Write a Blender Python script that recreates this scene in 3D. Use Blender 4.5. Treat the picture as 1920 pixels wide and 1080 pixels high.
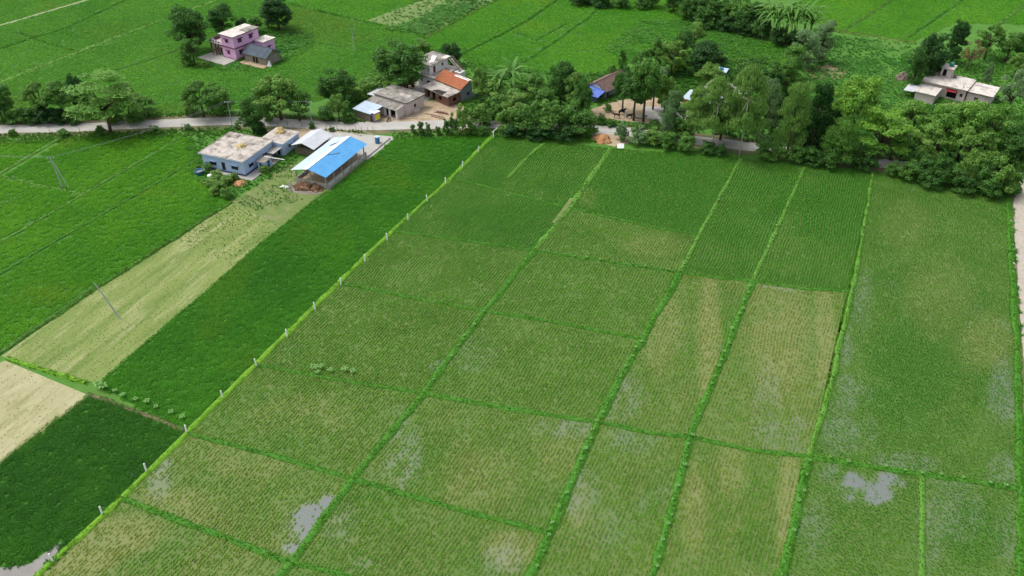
import bpy, bmesh, math, random
import numpy as np
from mathutils import Vector, Matrix, noise as mnoise

# ------------------------------------------------------------------ scene, camera, sky, sun
for o in list(bpy.data.objects): bpy.data.objects.remove(o)
sc = bpy.context.scene
COL = sc.collection
F_PX = 1631.0; PITCH = math.atan(1177/1631.0); CAM_H = 100.0
cam_d = bpy.data.cameras.new('camera'); cam = bpy.data.objects.new('camera', cam_d); COL.objects.link(cam)
cam.location = (0, 0, CAM_H); cam.rotation_euler = (math.pi/2 - PITCH, 0, 0)
cam_d.sensor_width = 36.0; cam_d.lens = F_PX/1920*36.0; cam_d.clip_start = 1.0; cam_d.clip_end = 6000
sc.camera = cam
SUN_EL = math.radians(60); SUN_AZ = math.radians(-70)      # azimuth from +Y (away from the camera), negative = left
w = bpy.data.worlds.new('World'); sc.world = w; w.use_nodes = True
nt = w.node_tree; nt.nodes.clear()
sky = nt.nodes.new('ShaderNodeTexSky'); sky.sky_type = 'NISHITA'; sky.sun_disc = False
sky.sun_elevation = SUN_EL; sky.sun_rotation = SUN_AZ; sky.air_density = 1.0; sky.dust_density = 4.0; sky.ozone_density = 1.0
hs = nt.nodes.new('ShaderNodeHueSaturation'); hs.inputs['Saturation'].default_value = 0.35
bg = nt.nodes.new('ShaderNodeBackground'); bg.inputs['Strength'].default_value = 0.15
wo = nt.nodes.new('ShaderNodeOutputWorld')
nt.links.new(sky.outputs[0], hs.inputs['Color']); nt.links.new(hs.outputs[0], bg.inputs['Color']); nt.links.new(bg.outputs[0], wo.inputs['Surface'])
sun_d = bpy.data.lights.new('sun', 'SUN'); sun_d.energy = 1.15; sun_d.angle = math.radians(18); sun_d.color = (1.0, 0.965, 0.9)
sun = bpy.data.objects.new('sun', sun_d); COL.objects.link(sun)
sdir = Vector((math.sin(SUN_AZ)*math.cos(SUN_EL), math.cos(SUN_AZ)*math.cos(SUN_EL), math.sin(SUN_EL)))
sun.rotation_euler = sdir.to_track_quat('Z', 'Y').to_euler(); sun.location = (0, 200, 150)
sc.view_settings.view_transform = 'Standard'; sc.view_settings.look = 'None'
sc.view_settings.exposure = 0.64; sc.view_settings.gamma = 1.0; sc.view_settings.use_curve_mapping = False
sc.render.engine = 'CYCLES'

# ------------------------------------------------------------------ pixel <-> place
CT, ST = math.cos(PITCH), math.sin(PITCH)
def gp(x, y, z=0.0):
    """photo pixel (1920x1080) -> point on the level plane z"""
    u = (x-960)/F_PX; v = (540-y)/F_PX
    t = (z-CAM_H)/(-ST+v*CT)
    return (u*t, (CT+v*ST)*t)
def pr(X, Y, Z):
    zc = Y*CT-(Z-CAM_H)*ST
    return 960+F_PX*X/zc, 540-F_PX*(Y*ST+(Z-CAM_H)*CT)/zc
def hgt(bx, by, ty):
    X, Y = gp(bx, by); lo, hi = 0.0, 60.0
    for _ in range(40):
        m = (lo+hi)/2
        if pr(X, Y, m)[1] > ty: lo = m
        else: hi = m
    return lo
def mpp(x, y):
    X, Y = gp(x, y); return (Y*CT+CAM_H*ST)/F_PX     # metres per photo pixel across

# ------------------------------------------------------------------ small noise for numpy
def _hash(ix, iy, s):
    h = (ix*374761393 + iy*668265263 + s*974711) & 0x7fffffff
    h = ((h ^ (h >> 13))*1274126177) & 0x7fffffff
    return ((h ^ (h >> 16)) & 0xffff)/65535.0
def vnoise(x, y, scale, seed=0):
    x = np.asarray(x, float)/scale; y = np.asarray(y, float)/scale
    ix = np.floor(x).astype(np.int64); iy = np.floor(y).astype(np.int64)
    fx = x-ix; fy = y-iy; fx = fx*fx*(3-2*fx); fy = fy*fy*(3-2*fy)
    a = _hash(ix, iy, seed); b = _hash(ix+1, iy, seed); c = _hash(ix, iy+1, seed); d = _hash(ix+1, iy+1, seed)
    return (a*(1-fx)+b*fx)*(1-fy)+(c*(1-fx)+d*fx)*fy
def fnoise(x, y, scale, seed=0):
    return 0.5*vnoise(x, y, scale, seed)+0.3*vnoise(x, y, scale/2.1, seed+7)+0.2*vnoise(x, y, scale/4.3, seed+13)
def pip(px, py, poly):
    inside = np.zeros(len(px), bool); n = len(poly); j = n-1
    for i in range(n):
        xi, yi = poly[i]; xj, yj = poly[j]
        c = ((yi > py) != (yj > py))
        with np.errstate(divide='ignore', invalid='ignore'):
            c &= px < (xj-xi)*(py-yi)/((yj-yi) if yj != yi else 1e-9)+xi
        inside ^= c; j = i
    return inside
def smooth(a, lo, hi):
    t = np.clip((a-lo)/(hi-lo), 0, 1); return t*t*(3-2*t)

# ------------------------------------------------------------------ objects
def tag(o, label=None, cat=None, group=None, kind=None):
    if label: o['label'] = label
    if cat: o['category'] = cat
    if group: o['group'] = group
    if kind: o['kind'] = kind
    return o
def thing(name, label, cat, loc=(0, 0, 0), rz=0.0, group=None):
    o = bpy.data.objects.new(name, None); COL.objects.link(o)
    o.location = loc; o.rotation_euler = (0, 0, rz); o.empty_display_size = 0.2
    return tag(o, label, cat, group)
def copy_tree(root):
    r = root.copy(); COL.objects.link(r)
    for ch in root.children:
        c = ch.copy(); COL.objects.link(c); c.parent = r
        for g in ch.children:
            d = g.copy(); COL.objects.link(d); d.parent = c
    return r
class MB:
    def __init__(s): s.v = []; s.f = []
    def add(s, vs, fs):
        n = len(s.v); s.v += [tuple(p) for p in vs]; s.f += [tuple(i+n for i in f) for f in fs]; return s
    def box(s, x0, x1, y0, y1, z0, z1):
        return s.add([(x0,y0,z0),(x1,y0,z0),(x1,y1,z0),(x0,y1,z0),(x0,y0,z1),(x1,y0,z1),(x1,y1,z1),(x0,y1,z1)],
                     [(0,3,2,1),(4,5,6,7),(0,1,5,4),(1,2,6,5),(2,3,7,6),(3,0,4,7)])
    def tube(s, pts, rad, n=7, cap=True):
        P = [Vector(p) for p in pts]; R = rad if isinstance(rad, (list, tuple)) else [rad]*len(P)
        vs = []; fs = []
        for i, p in enumerate(P):
            d = (P[min(i+1, len(P)-1)]-P[max(i-1, 0)]).normalized()
            a = d.cross(Vector((0, 0, 1)) if abs(d.z) < .9 else Vector((1, 0, 0))).normalized(); b = d.cross(a)
            for k in range(n):
                t = 2*math.pi*k/n; vs.append(p+(a*math.cos(t)+b*math.sin(t))*R[i])
        for i in range(len(P)-1):
            for k in range(n):
                fs.append((i*n+k, i*n+(k+1) % n, (i+1)*n+(k+1) % n, (i+1)*n+k))
        if cap: fs += [tuple(range(n))[::-1], tuple((len(P)-1)*n+k for k in range(n))]
        return s.add(vs, fs)
    def lathe(s, prof, n=16, c=(0, 0, 0)):
        vs = []; fs = []
        for r, z in prof:
            for k in range(n):
                t = 2*math.pi*k/n; vs.append((c[0]+r*math.cos(t), c[1]+r*math.sin(t), c[2]+z))
        for i in range(len(prof)-1):
            for k in range(n): fs.append((i*n+k, i*n+(k+1) % n, (i+1)*n+(k+1) % n, (i+1)*n+k))
        fs += [tuple(range(n))[::-1], tuple((len(prof)-1)*n+k for k in range(n))]
        return s.add(vs, fs)
    def prism(s, poly, z0, z1):
        n = len(poly)
        return s.add([(x, y, z0) for x, y in poly]+[(x, y, z1) for x, y in poly],
                     [tuple(range(n))[::-1], tuple(range(n, 2*n))]+[(i, (i+1) % n, n+(i+1) % n, n+i) for i in range(n)])
    def slab(s, quad, th):
        """four 3-D corners (counter-clockwise from above), thickened downwards"""
        q = [Vector(p) for p in quad]; nrm = (q[1]-q[0]).cross(q[3]-q[0]).normalized()
        return s.add([tuple(p-nrm*th) for p in q]+[tuple(p) for p in q],
                     [(3,2,1,0),(4,5,6,7),(0,1,5,4),(1,2,6,5),(2,3,7,6),(3,0,4,7)])
    def corr(s, a, b, c, d, n, amp, th=.03):
        """corrugated sheet: a->b along the eave, d->c along the ridge, n waves"""
        a, b, c, d = map(Vector, (a, b, c, d)); nrm = (b-a).cross(d-a).normalized(); vs = []; fs = []
        m = n*2
        for i in range(m+1):
            t = i/m; off = nrm*(amp if i % 2 else 0)
            p = a.lerp(b, t)+off; q = d.lerp(c, t)+off
            vs += [p, q, p-nrm*th, q-nrm*th]
        for i in range(m):
            k = i*4
            fs += [(k, k+4, k+5, k+1), (k+2, k+3, k+7, k+6), (k, k+2, k+6, k+4), (k+1, k+5, k+7, k+3)]
        fs += [(0, 1, 3, 2), (m*4, m*4+2, m*4+3, m*4+1)]
        return s.add(vs, fs)
    def build(s, name, m, parent=None, smooth=False, loc=None):
        me = bpy.data.meshes.new(name); me.from_pydata(s.v, [], s.f)
        bm = bmesh.new(); bm.from_mesh(me); bmesh.ops.recalc_face_normals(bm, faces=bm.faces); bm.to_mesh(me); bm.free()
        if m: me.materials.append(m)
        if smooth:
            for p in me.polygons: p.use_smooth = True
        o = bpy.data.objects.new(name, me); COL.objects.link(o)
        if parent: o.parent = parent
        if loc: o.location = loc
        return o

# ------------------------------------------------------------------ materials
MATS = {}
def mat(name, c1, c2=None, scale=1.5, rough=.85, spec=.25, bump=0.0, bscale=12.0, stain=None, sscale=.5, slo=.5, shi=.7, metal=0.0, world=False, streak=None):
    m = bpy.data.materials.new(name); MATS[name] = m; m.use_nodes = True
    t = m.node_tree; N = t.nodes; L = t.links; p = N['Principled BSDF']
    p.inputs['Roughness'].default_value = rough; p.inputs['Specular IOR Level'].default_value = spec; p.inputs['Metallic'].default_value = metal
    if world: g = N.new('ShaderNodeNewGeometry'); co = g.outputs['Position']
    else: g = N.new('ShaderNodeTexCoord'); co = g.outputs['Object']
    if streak:
        m0 = N.new('ShaderNodeMapping'); m0.inputs['Rotation'].default_value = (0, 0, -streak[0]); L.new(co, m0.inputs['Vector'])
        mp = N.new('ShaderNodeMapping'); mp.inputs['Scale'].default_value = (1/streak[1], 1, 1)
        L.new(m0.outputs[0], mp.inputs['Vector']); co = mp.outputs[0]
    c2 = c2 or tuple(min(1, c*1.25) for c in c1)
    n1 = N.new('ShaderNodeTexNoise'); n1.inputs['Scale'].default_value = scale; n1.inputs['Detail'].default_value = 5; n1.inputs['Roughness'].default_value = .65
    L.new(co, n1.inputs['Vector'])
    r = N.new('ShaderNodeValToRGB'); r.color_ramp.elements[0].position = .32; r.color_ramp.elements[1].position = .68
    r.color_ramp.elements[0].color = (*c1, 1); r.color_ramp.elements[1].color = (*c2, 1)
    L.new(n1.outputs['Fac'], r.inputs['Fac']); out = r.outputs['Color']
    if stain:
        n2 = N.new('ShaderNodeTexNoise'); n2.inputs['Scale'].default_value = sscale; n2.inputs['Detail'].default_value = 7; n2.inputs['Roughness'].default_value = .7
        L.new(co, n2.inputs['Vector'])
        mr = N.new('ShaderNodeMapRange'); mr.inputs[1].default_value = slo; mr.inputs[2].default_value = shi; L.new(n2.outputs['Fac'], mr.inputs[0])
        mx = N.new('ShaderNodeMix'); mx.data_type = 'RGBA'; L.new(mr.outputs[0], mx.inputs[0]); L.new(out, mx.inputs[6]); mx.inputs[7].default_value = (*stain, 1)
        out = mx.outputs[2]
    L.new(out, p.inputs['Base Color'])
    if bump:
        n3 = N.new('ShaderNodeTexNoise'); n3.inputs['Scale'].default_value = bscale; n3.inputs['Detail'].default_value = 4; L.new(co, n3.inputs['Vector'])
        b = N.new('ShaderNodeBump'); b.inputs['Strength'].default_value = bump; b.inputs['Distance'].default_value = .1
        L.new(n3.outputs['Fac'], b.inputs['Height']); L.new(b.outputs[0], p.inputs['Normal'])
    return m
def leaf_mat(name, c1, c2, rough=.55, trans=.38):
    """foliage: colour runs from c1 to c2 by a random number per leaf ('v') and per plant"""
    m = bpy.data.materials.new(name); MATS[name] = m; m.use_nodes = True
    t = m.node_tree; N = t.nodes; L = t.links; p = N['Principled BSDF']; o = N['Material Output']
    a = N.new('ShaderNodeAttribute'); a.attribute_name = 'v'
    oi = N.new('ShaderNodeObjectInfo')
    ad = N.new('ShaderNodeMath'); ad.operation = 'MULTIPLY_ADD'; ad.inputs[1].default_value = .35; L.new(oi.outputs['Random'], ad.inputs[0])
    sb = N.new('ShaderNodeMath'); sb.operation = 'SUBTRACT'; sb.inputs[1].default_value = .17; L.new(a.outputs['Fac'], sb.inputs[0]); L.new(sb.outputs[0], ad.inputs[2])
    mx = N.new('ShaderNodeMix'); mx.data_type = 'RGBA'; L.new(ad.outputs[0], mx.inputs[0]); mx.inputs[6].default_value = (*c1, 1); mx.inputs[7].default_value = (*c2, 1)
    L.new(mx.outputs[2], p.inputs['Base Color']); p.inputs['Roughness'].default_value = rough; p.inputs['Specular IOR Level'].default_value = .3
    tr = N.new('ShaderNodeBsdfTranslucent'); L.new(mx.outputs[2], tr.inputs['Color'])
    ms = N.new('ShaderNodeMixShader'); ms.inputs[0].default_value = trans
    L.new(p.outputs[0], ms.inputs[1]); L.new(tr.outputs[0], ms.inputs[2]); L.new(ms.outputs[0], o.inputs['Surface'])
    return m
def crop_mat(name, trans=.45):
    """blades: colour comes from the plant's own 'tint', varied a little per blade"""
    m = bpy.data.materials.new(name); m.use_nodes = True
    t = m.node_tree; N = t.nodes; L = t.links; p = N['Principled BSDF']; o = N['Material Output']
    a = N.new('ShaderNodeAttribute'); a.attribute_type = 'INSTANCER'; a.attribute_name = 'tint'
    b = N.new('ShaderNodeAttribute'); b.attribute_name = 'v'
    mr = N.new('ShaderNodeMapRange'); mr.inputs[3].default_value = .7; mr.inputs[4].default_value = 1.3; L.new(b.outputs['Fac'], mr.inputs[0])
    mx = N.new('ShaderNodeVectorMath'); mx.operation = 'SCALE'; L.new(a.outputs['Color'], mx.inputs[0]); L.new(mr.outputs[0], mx.inputs['Scale'])
    L.new(mx.outputs[0], p.inputs['Base Color']); p.inputs['Roughness'].default_value = .6; p.inputs['Specular IOR Level'].default_value = .25
    tr = N.new('ShaderNodeBsdfTranslucent'); L.new(mx.outputs[0], tr.inputs['Color'])
    ms = N.new('ShaderNodeMixShader'); ms.inputs[0].default_value = trans
    L.new(p.outputs[0], ms.inputs[1]); L.new(tr.outputs[0], ms.inputs[2]); L.new(ms.outputs[0], o.inputs['Surface'])
    return m

m_ground = mat('ground_grass', (.045,.15,.014), (.08,.20,.025), scale=.22, bump=.5, bscale=3.0, stain=(.11,.17,.04), sscale=.06, slo=.55, shi=.8, world=True)
m_cropsoil = mat('crop_soil', (.025,.11,.008), (.045,.15,.012), scale=.5, bump=.4, bscale=4, world=True)
m_earth = mat('bare_earth', (.30,.22,.14), (.42,.34,.23), scale=.6, bump=.3, bscale=5, stain=(.20,.14,.08), sscale=.35, slo=.5, shi=.75, world=True)
m_earthgreen = mat('grassy_earth', (.08,.145,.03), (.16,.20,.06), scale=.45, bump=.4, bscale=4, stain=(.25,.22,.13), sscale=.3, slo=.53, shi=.72, world=True)
m_fallow = mat('fallow', (.10,.165,.03), (.195,.24,.068), scale=.35, bump=.5, bscale=4, stain=(.30,.31,.15), sscale=.45, slo=.5, shi=.70, world=True, streak=(math.atan2(2011,885), 7.0))
m_fallow2 = mat('fallow_pale', (.28,.27,.14), (.38,.36,.21), scale=.5, bump=.5, bscale=4, stain=(.17,.18,.06), sscale=.3, slo=.5, shi=.72, world=True, streak=(math.atan2(2011,885), 4.0))
m_road = mat('concrete_road', (.33,.32,.295), (.42,.405,.375), scale=.35, bump=.15, bscale=8, stain=(.28,.26,.225), sscale=.18, slo=.52, shi=.75, world=True)
m_gravel = mat('pale_gravel', (.33,.295,.24), (.42,.38,.315), scale=1.2, bump=.5, bscale=9, stain=(.30,.28,.22), sscale=.4, slo=.5, shi=.8, world=True)
m_verge = mat('verge_earth', (.11,.10,.05), (.22,.18,.10), scale=.6, bump=.5, bscale=5, stain=(.06,.10,.025), sscale=.3, slo=.45, shi=.6, world=True)
m_bund = mat('bund_turf', (.035,.14,.010), (.06,.19,.018), scale=1.0, bump=.5, bscale=6, world=True)
m_bundlime = mat('bund_lime', (.085,.22,.012), (.15,.31,.018), scale=1.0, bump=.5, bscale=6, world=True)
m_bundpale = mat('bund_pale', (.06,.18,.018), (.11,.25,.035), scale=1.0, bump=.5, bscale=6, world=True)
m_path = mat('trodden_path', (.15,.19,.06), (.24,.25,.11), scale=1.0, bump=.3, bscale=6, world=True)
m_mud = mat('mud', (.16,.14,.11), (.22,.20,.16), scale=1.0, rough=.35, bump=.2, world=True)
m_water = mat('muddy_water', (.15,.145,.13), (.19,.18,.165), scale=.6, rough=.08, spec=.5, world=True)
# ------------------------------------------------------------------ ground, fields, roads
def sheet(name, poly, z, m, px=True, kind='structure'):
    P = [gp(*p) for p in poly] if px else poly
    me = bpy.data.meshes.new(name); me.from_pydata([(x, y, z) for x, y in P], [], [tuple(range(len(P)))])
    bm = bmesh.new(); bm.from_mesh(me); bmesh.ops.recalc_face_normals(bm, faces=bm.faces)
    if bm.faces[0].normal.z < 0: bmesh.ops.reverse_faces(bm, faces=bm.faces)
    bmesh.ops.triangulate(bm, faces=bm.faces); bm.to_mesh(me); bm.free()
    me.materials.append(m); o = bpy.data.objects.new(name, me); COL.objects.link(o); o['kind'] = kind
    return o
bm = bmesh.new(); bmesh.ops.create_grid(bm, x_segments=40, y_segments=40, size=2500)
me = bpy.data.meshes.new('ground'); bm.to_mesh(me); bm.free(); me.materials.append(m_ground)
go = bpy.data.objects.new('ground', me); COL.objects.link(go); go['kind'] = 'structure'; go.location.z = -.02

def resample(P, step):
    P = [Vector((p[0], p[1], 0)) for p in P]; out = [P[0].copy()]
    for a, b in zip(P, P[1:]):
        n = max(1, int((b-a).length/step))
        for i in range(1, n+1): out.append(a.lerp(b, i/n))
    return out
def smoothline(P, it=2):
    for _ in range(it):
        Q = [P[0]]
        for a, b in zip(P, P[1:]):
            Q += [(a[0]*.75+b[0]*.25, a[1]*.75+b[1]*.25), (a[0]*.25+b[0]*.75, a[1]*.25+b[1]*.75)]
        P = Q+[P[-1]]
    return P
def strip(name, pts, width, z, m, wob=.0, crown=0.0, px=True, sm=True):
    """a ribbon (road, path); pts (px,py[,width])"""
    P = [gp(p[0], p[1]) for p in pts] if px else [p[:2] for p in pts]
    if sm: P = smoothline(P, 2)
    R = resample(P, 1.5); vs = []; fs = []
    prof = ((-1, 0), (-.5, crown), (0, crown), (.5, crown), (1, 0))
    for i, p in enumerate(R):
        d = (R[min(i+1, len(R)-1)]-R[max(i-1, 0)]).normalized(); nrm = Vector((-d.y, d.x, 0))
        ww = width/2
        l = ww*(1+wob*(mnoise.noise(p*.25)-.0)); r = ww*(1+wob*(mnoise.noise(p*.25+Vector((50, 9, 3)))))
        for a, h in prof:
            q = p+nrm*a*(l if a < 0 else r); vs.append((q.x, q.y, z+h))
    for i in range(len(R)-1):
        for k in range(4): fs.append((i*5+k, (i+1)*5+k, (i+1)*5+k+1, i*5+k+1))
    me = bpy.data.meshes.new(name); me.from_pydata(vs, [], fs); me.flip_normals() if me.polygons[0].normal.z < 0 else None
    me.materials.append(m); o = bpy.data.objects.new(name, me); COL.objects.link(o); o['kind'] = 'structure'
    return o

# --- scatter of small plants with geometry nodes
RNG = np.random.default_rng(5)
def proto_blades(name, n, spread, h, wid, m, lean=.35, seed=1, square=False, flat=0.0, bend=True):
    r = random.Random(seed); v = []; f = []; val = []
    for i in range(n):
        if square: bx, by = r.uniform(-spread, spread), r.uniform(-spread, spread)
        else:
            a = r.uniform(0, 6.283); q = spread*math.sqrt(r.random()); bx, by = q*math.cos(a), q*math.sin(a)
        a = r.uniform(0, 6.283); hh = h*r.uniform(.65, 1.15); ln = hh*r.uniform(.3, 1.0)*lean*2
        dx, dy = math.cos(a), math.sin(a); sx, sy = -dy*wid/2*r.uniform(.7, 1.3), dx*wid/2*r.uniform(.7, 1.3); k = len(v)
        v += [(bx-sx, by-sy, 0), (bx+sx, by+sy, 0), (bx+dx*ln*.4+sx*.9, by+dy*ln*.4+sy*.9, hh*.7), (bx+dx*ln*.4-sx*.9, by+dy*ln*.4-sy*.9, hh*.7), (bx+dx*ln, by+dy*ln, hh*r.uniform(.75, 1.0))]
        f += [(k, k+1, k+2, k+3), (k+3, k+2, k+4)]; val += [r.random()]*5
    me = bpy.data.meshes.new(name); me.from_pydata(v, [], f)
    at = me.attributes.new('v', 'FLOAT', 'POINT'); at.data.foreach_set('value', val)
    me.materials.append(m)
    return bpy.data.objects.new(name, me)      # never linked: only the plants made from it are in the scene
_groups = {}
def scatter(name, label, cat, pts, rz, scl, tint, proto):
    n = len(pts); me = bpy.data.meshes.new(name); me.vertices.add(n)
    me.vertices.foreach_set('co', np.asarray(pts, np.float32).ravel())
    for nm, ty, arr, key in (('rz', 'FLOAT', rz, 'value'), ('scl', 'FLOAT_VECTOR', scl, 'vector'), ('tint', 'FLOAT_COLOR', tint, 'color')):
        a = me.attributes.new(nm, ty, 'POINT'); a.data.foreach_set(key, np.asarray(arr, np.float32).ravel())
    o = bpy.data.objects.new(name, me); COL.objects.link(o); tag(o, label, cat, kind='stuff')
    me.materials.append(proto.data.materials[0])
    if proto.name not in _groups:
        g = bpy.data.node_groups.new('scatter_'+proto.name, 'GeometryNodeTree'); _groups[proto.name] = g
        g.interface.new_socket('Geometry', in_out='INPUT', socket_type='NodeSocketGeometry'); g.interface.new_socket('Geometry', in_out='OUTPUT', socket_type='NodeSocketGeometry')
        N = g.nodes; L = g.links; gi = N.new('NodeGroupInput'); gout = N.new('NodeGroupOutput')
        ip = N.new('GeometryNodeInstanceOnPoints'); oi = N.new('GeometryNodeObjectInfo'); oi.inputs['Object'].default_value = proto
        ar = N.new('GeometryNodeInputNamedAttribute'); ar.data_type = 'FLOAT'; ar.inputs['Name'].default_value = 'rz'
        asc = N.new('GeometryNodeInputNamedAttribute'); asc.data_type = 'FLOAT_VECTOR'; asc.inputs['Name'].default_value = 'scl'
        cx = N.new('ShaderNodeCombineXYZ'); L.new(ar.outputs['Attribute'], cx.inputs['Z'])
        L.new(gi.outputs[0], ip.inputs['Points']); L.new(oi.outputs['Geometry'], ip.inputs['Instance'])
        L.new(cx.outputs[0], ip.inputs['Rotation']); L.new(asc.outputs['Attribute'], ip.inputs['Scale']); L.new(ip.outputs[0], gout.inputs[0])
    md = o.modifiers.new('plants', 'NODES'); md.node_group = _groups[proto.name]
    return o
def rgba(c, n): return np.tile(np.array((*c, 1.0)), (n, 1))
def lerp3(a, b, t):
    a = np.array((*a, 1.0)); b = np.array((*b, 1.0)); t = np.asarray(t)[:, None]; return a*(1-t)+b*t
ROWANG = math.atan2(2011, 885)             # ground direction of the bunds that run away from the camera
RA = np.array((math.cos(ROWANG), math.sin(ROWANG))); RB = np.array((math.sin(ROWANG), -math.cos(ROWANG)))
def grid_in(poly, da, db, jit, ang=None, rowwob=0.0):
    """points in rows: da between rows, db along a row"""
    a1 = RA if ang is None else np.array((math.cos(ang), math.sin(ang))); b1 = np.array((a1[1], -a1[0]))
    P = np.array(poly); A = P@a1; B = P@b1
    ga = np.arange(A.min(), A.max(), db); gb = np.arange(math.floor(B.min()/da)*da, B.max(), da)
    X, Y = np.meshgrid(ga, gb); X = X.ravel(); Y = Y.ravel()
    X = X+RNG.uniform(-.5, .5, len(X))*db; Y = Y+RNG.uniform(-jit, jit, len(Y))*da+rowwob*(vnoise(X, Y, 9, 3)-.5)
    W = X[:, None]*a1+Y[:, None]*b1
    k = pip(W[:, 0], W[:, 1], poly); return W[k]

m_crop = crop_mat('crop_blades'); m_tuft = crop_mat('grass_blades')
pr_patch = proto_blades('dense_rice', 110, .58, .28, .07, m_crop, lean=.6, seed=3, square=True)
pr_patchfar = proto_blades('far_rice', 110, 1.15, .22, .16, m_crop, lean=.7, seed=4, square=True)
pr_tuft = proto_blades('rice_tuft', 12, .11, .20, .042, m_crop, lean=.75, seed=8)
pr_grass = proto_blades('grass_tuft', 16, .22, .42, .06, m_tuft, lean=.5, seed=9)
pr_weed = proto_blades('broad_weed', 14, .28, .5, .17, m_tuft, lean=.8, seed=11)

EXCL = []     # polygons (world) kept free of crops
def excl(poly, px=True): EXCL.append([gp(*p) for p in poly] if px else poly)
def clear(W):
    k = np.ones(len(W), bool)
    for p in EXCL: k &= ~pip(W[:, 0], W[:, 1], p)
    return W[k]

# --- roads
ROAD = [(-420,262),(-200,252),(0,242),(120,240),(240,235),(360,229),(440,226),(500,228),(580,234),(650,237),(720,236),(800,234),(880,232),(960,234),(1050,238),(1130,243),(1220,252),(1310,264),(1400,274),(1500,287),(1580,296),(1660,307),(1760,318),(1850,327),(1935,338)]
ROAD2 = [(1930,300),(1925,345),(1926,420),(1934,520),(1946,640),(1960,760),(1985,900)]
strip('road_verge', ROAD, 9.0, .012, m_verge, wob=.35)
strip('road', ROAD, 5.0, .03, m_road, wob=.10, crown=.03)
strip('road_verge', ROAD2, 8.0, .016, m_verge, wob=.3)
strip('gravel_road', ROAD2, 5.2, .034, m_gravel, wob=.15, crown=.02)
strip('gravel_road', [(1935,330),(2050,345),(2200,360)], 5.0, .036, m_gravel, wob=.1, crown=.02)

# --- nodes of the bund network (photo pixels on the flat ground)
A = {7:(-70,1210),6:(228,935),5:(350,812),4:(480,684),3:(634,531),2:(736,434),1:(846,334),0:(924,254)}
B = {7:(428,1210),6:(545,1055),5:(662,898),4:(795,738),3:(908,584),2:(1003,470),1:(1068,390),0:(1146,278)}
C = {7:(935,1210),6:(962,1150),5:(1032,1000),4:(1120,790),3:(1205,636),2:(1275,512),1:(1310,442),0:(1390,296)}
D = {7:(1190,1210),4:(1295,820),2:(1412,527),0:(1508,316)}
E = {7:(1437,1210),4:(1518,857),2:(1598,548),0:(1637,322)}
Fp = {7:(1915,1210),4:(1915,917),1:(1906,640),0:(1890,372)}
TOPAC = [A[0],B[0],C[0],D[0],E[0],Fp[0]]
PLOTS = [ # quad (bl, br, tr, tl), lush 0..1, tan 0..1, wet 0..1
 ((A[1],B[1],B[0],A[0]),.92,.12,.0),((A[2],B[2],B[1],A[1]),.80,.22,.0),((A[3],B[3],B[2],A[2]),.68,.30,.05),((A[4],B[4],B[3],A[3]),.62,.42,.08),
 ((A[5],B[5],B[4],A[4]),.56,.48,.05),((A[6],B[6],B[5],A[5]),.42,.66,.05),((A[7],B[7],B[6],A[6]),.36,.72,.05),
 ((B[1],C[1],C[0],B[0]),1.0,.05,.0),((B[2],C[2],C[1],B[1]),.66,.38,.08),((B[3],C[3],C[2],B[2]),.68,.30,.10),((B[4],C[4],C[3],B[3]),.60,.36,.22),
 ((B[5],C[5],C[4],B[4]),.52,.50,.18),((B[6],C[6],C[5],B[5]),.52,.50,.15),((B[7],C[7],C[6],B[6]),.48,.55,.1),
 ((C[2],D[2],D[0],C[0]),.88,.18,.0),((C[4],D[4],D[2],C[2]),.48,.58,.15),((C[7],D[7],D[4],C[4]),.48,.50,.22),
 ((D[2],E[2],E[0],D[0]),.88,.18,.0),((D[4],E[4],E[2],D[2]),.42,.66,.18),((D[7],E[7],E[4],D[4]),.50,.55,.08),
 ((E[4],Fp[4],Fp[0],E[0]),.80,.20,.15),((E[7],Fp[7],Fp[4],E[4]),.70,.25,.30)]
WET = [(745,775,28,14,.8),(575,985,45,45,1.0),(610,940,22,22,.9),(545,1030,20,14,1),(755,850,40,70,.9),(1075,905,22,70,.8),(1150,740,55,50,.8),(1060,800,70,24,.7),
 (1440,770,28,90,.95),(1495,820,25,40,.8),(1250,930,25,25,.7),(1620,915,62,30,1.3),(1570,890,35,20,.9),(1575,650,26,45,.8),(1590,740,45,40,.85),(1590,810,60,45,.7),(1880,740,30,70,.95),
 (1880,880,30,30,1.0),(1690,868,70,22,.8),(1790,900,60,20,.7),(1790,960,55,60,.7),(300,890,26,50,.9),(880,660,60,40,.4),(825,690,22,14,.9),(1190,820,50,30,.6),(1140,990,60,40,.4),(640,985,30,40,.7),
 (1740,1000,30,70,.8),(1530,990,30,60,.5),(1890,1000,30,60,.6),(690,890,20,20,.6),(940,1050,50,30,.7),(1615,560,24,60,.6),(1100,940,30,60,.4)]
OPENW = [(578,985,26,46,1),(548,1030,22,12,1),(612,945,14,16,1),(1625,914,66,30,.9),(747,775,14,8,.8)]
TAN = [(130,1040,90,50,.8),(330,960,90,50,.5),(1330,640,24,150,.9),(1480,960,24,130,.9),(1300,960,26,90,.6),(900,900,90,60,.35),(240,1000,80,40,.6),(470,860,90,40,.35),(1460,640,60,120,.45),(1240,620,40,90,.4),
 (1060,860,60,50,.3),(1545,620,20,120,.6),(1085,950,25,50,.5),(560,780,110,40,.3),(1100,370,20,20,.4),(1220,460,60,25,.35),(1760,560,70,80,.35),(1850,640,60,60,.5),(1700,420,50,50,.3),(960,1030,60,40,.6),(1375,880,30,60,.5)]
GRN = [(1350,640,60,110,.35),(560,830,60,60,.3),(300,1050,60,40,.3),(1600,380,120,80,.5),(1450,400,120,90,.4),(1250,360,120,70,.4),(950,420,120,60,.3),(700,950,70,60,.3),(1420,1020,40,50,.4),(800,880,50,70,.2),(1700,700,80,120,.3),(1830,1000,70,60,.3)]
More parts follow.
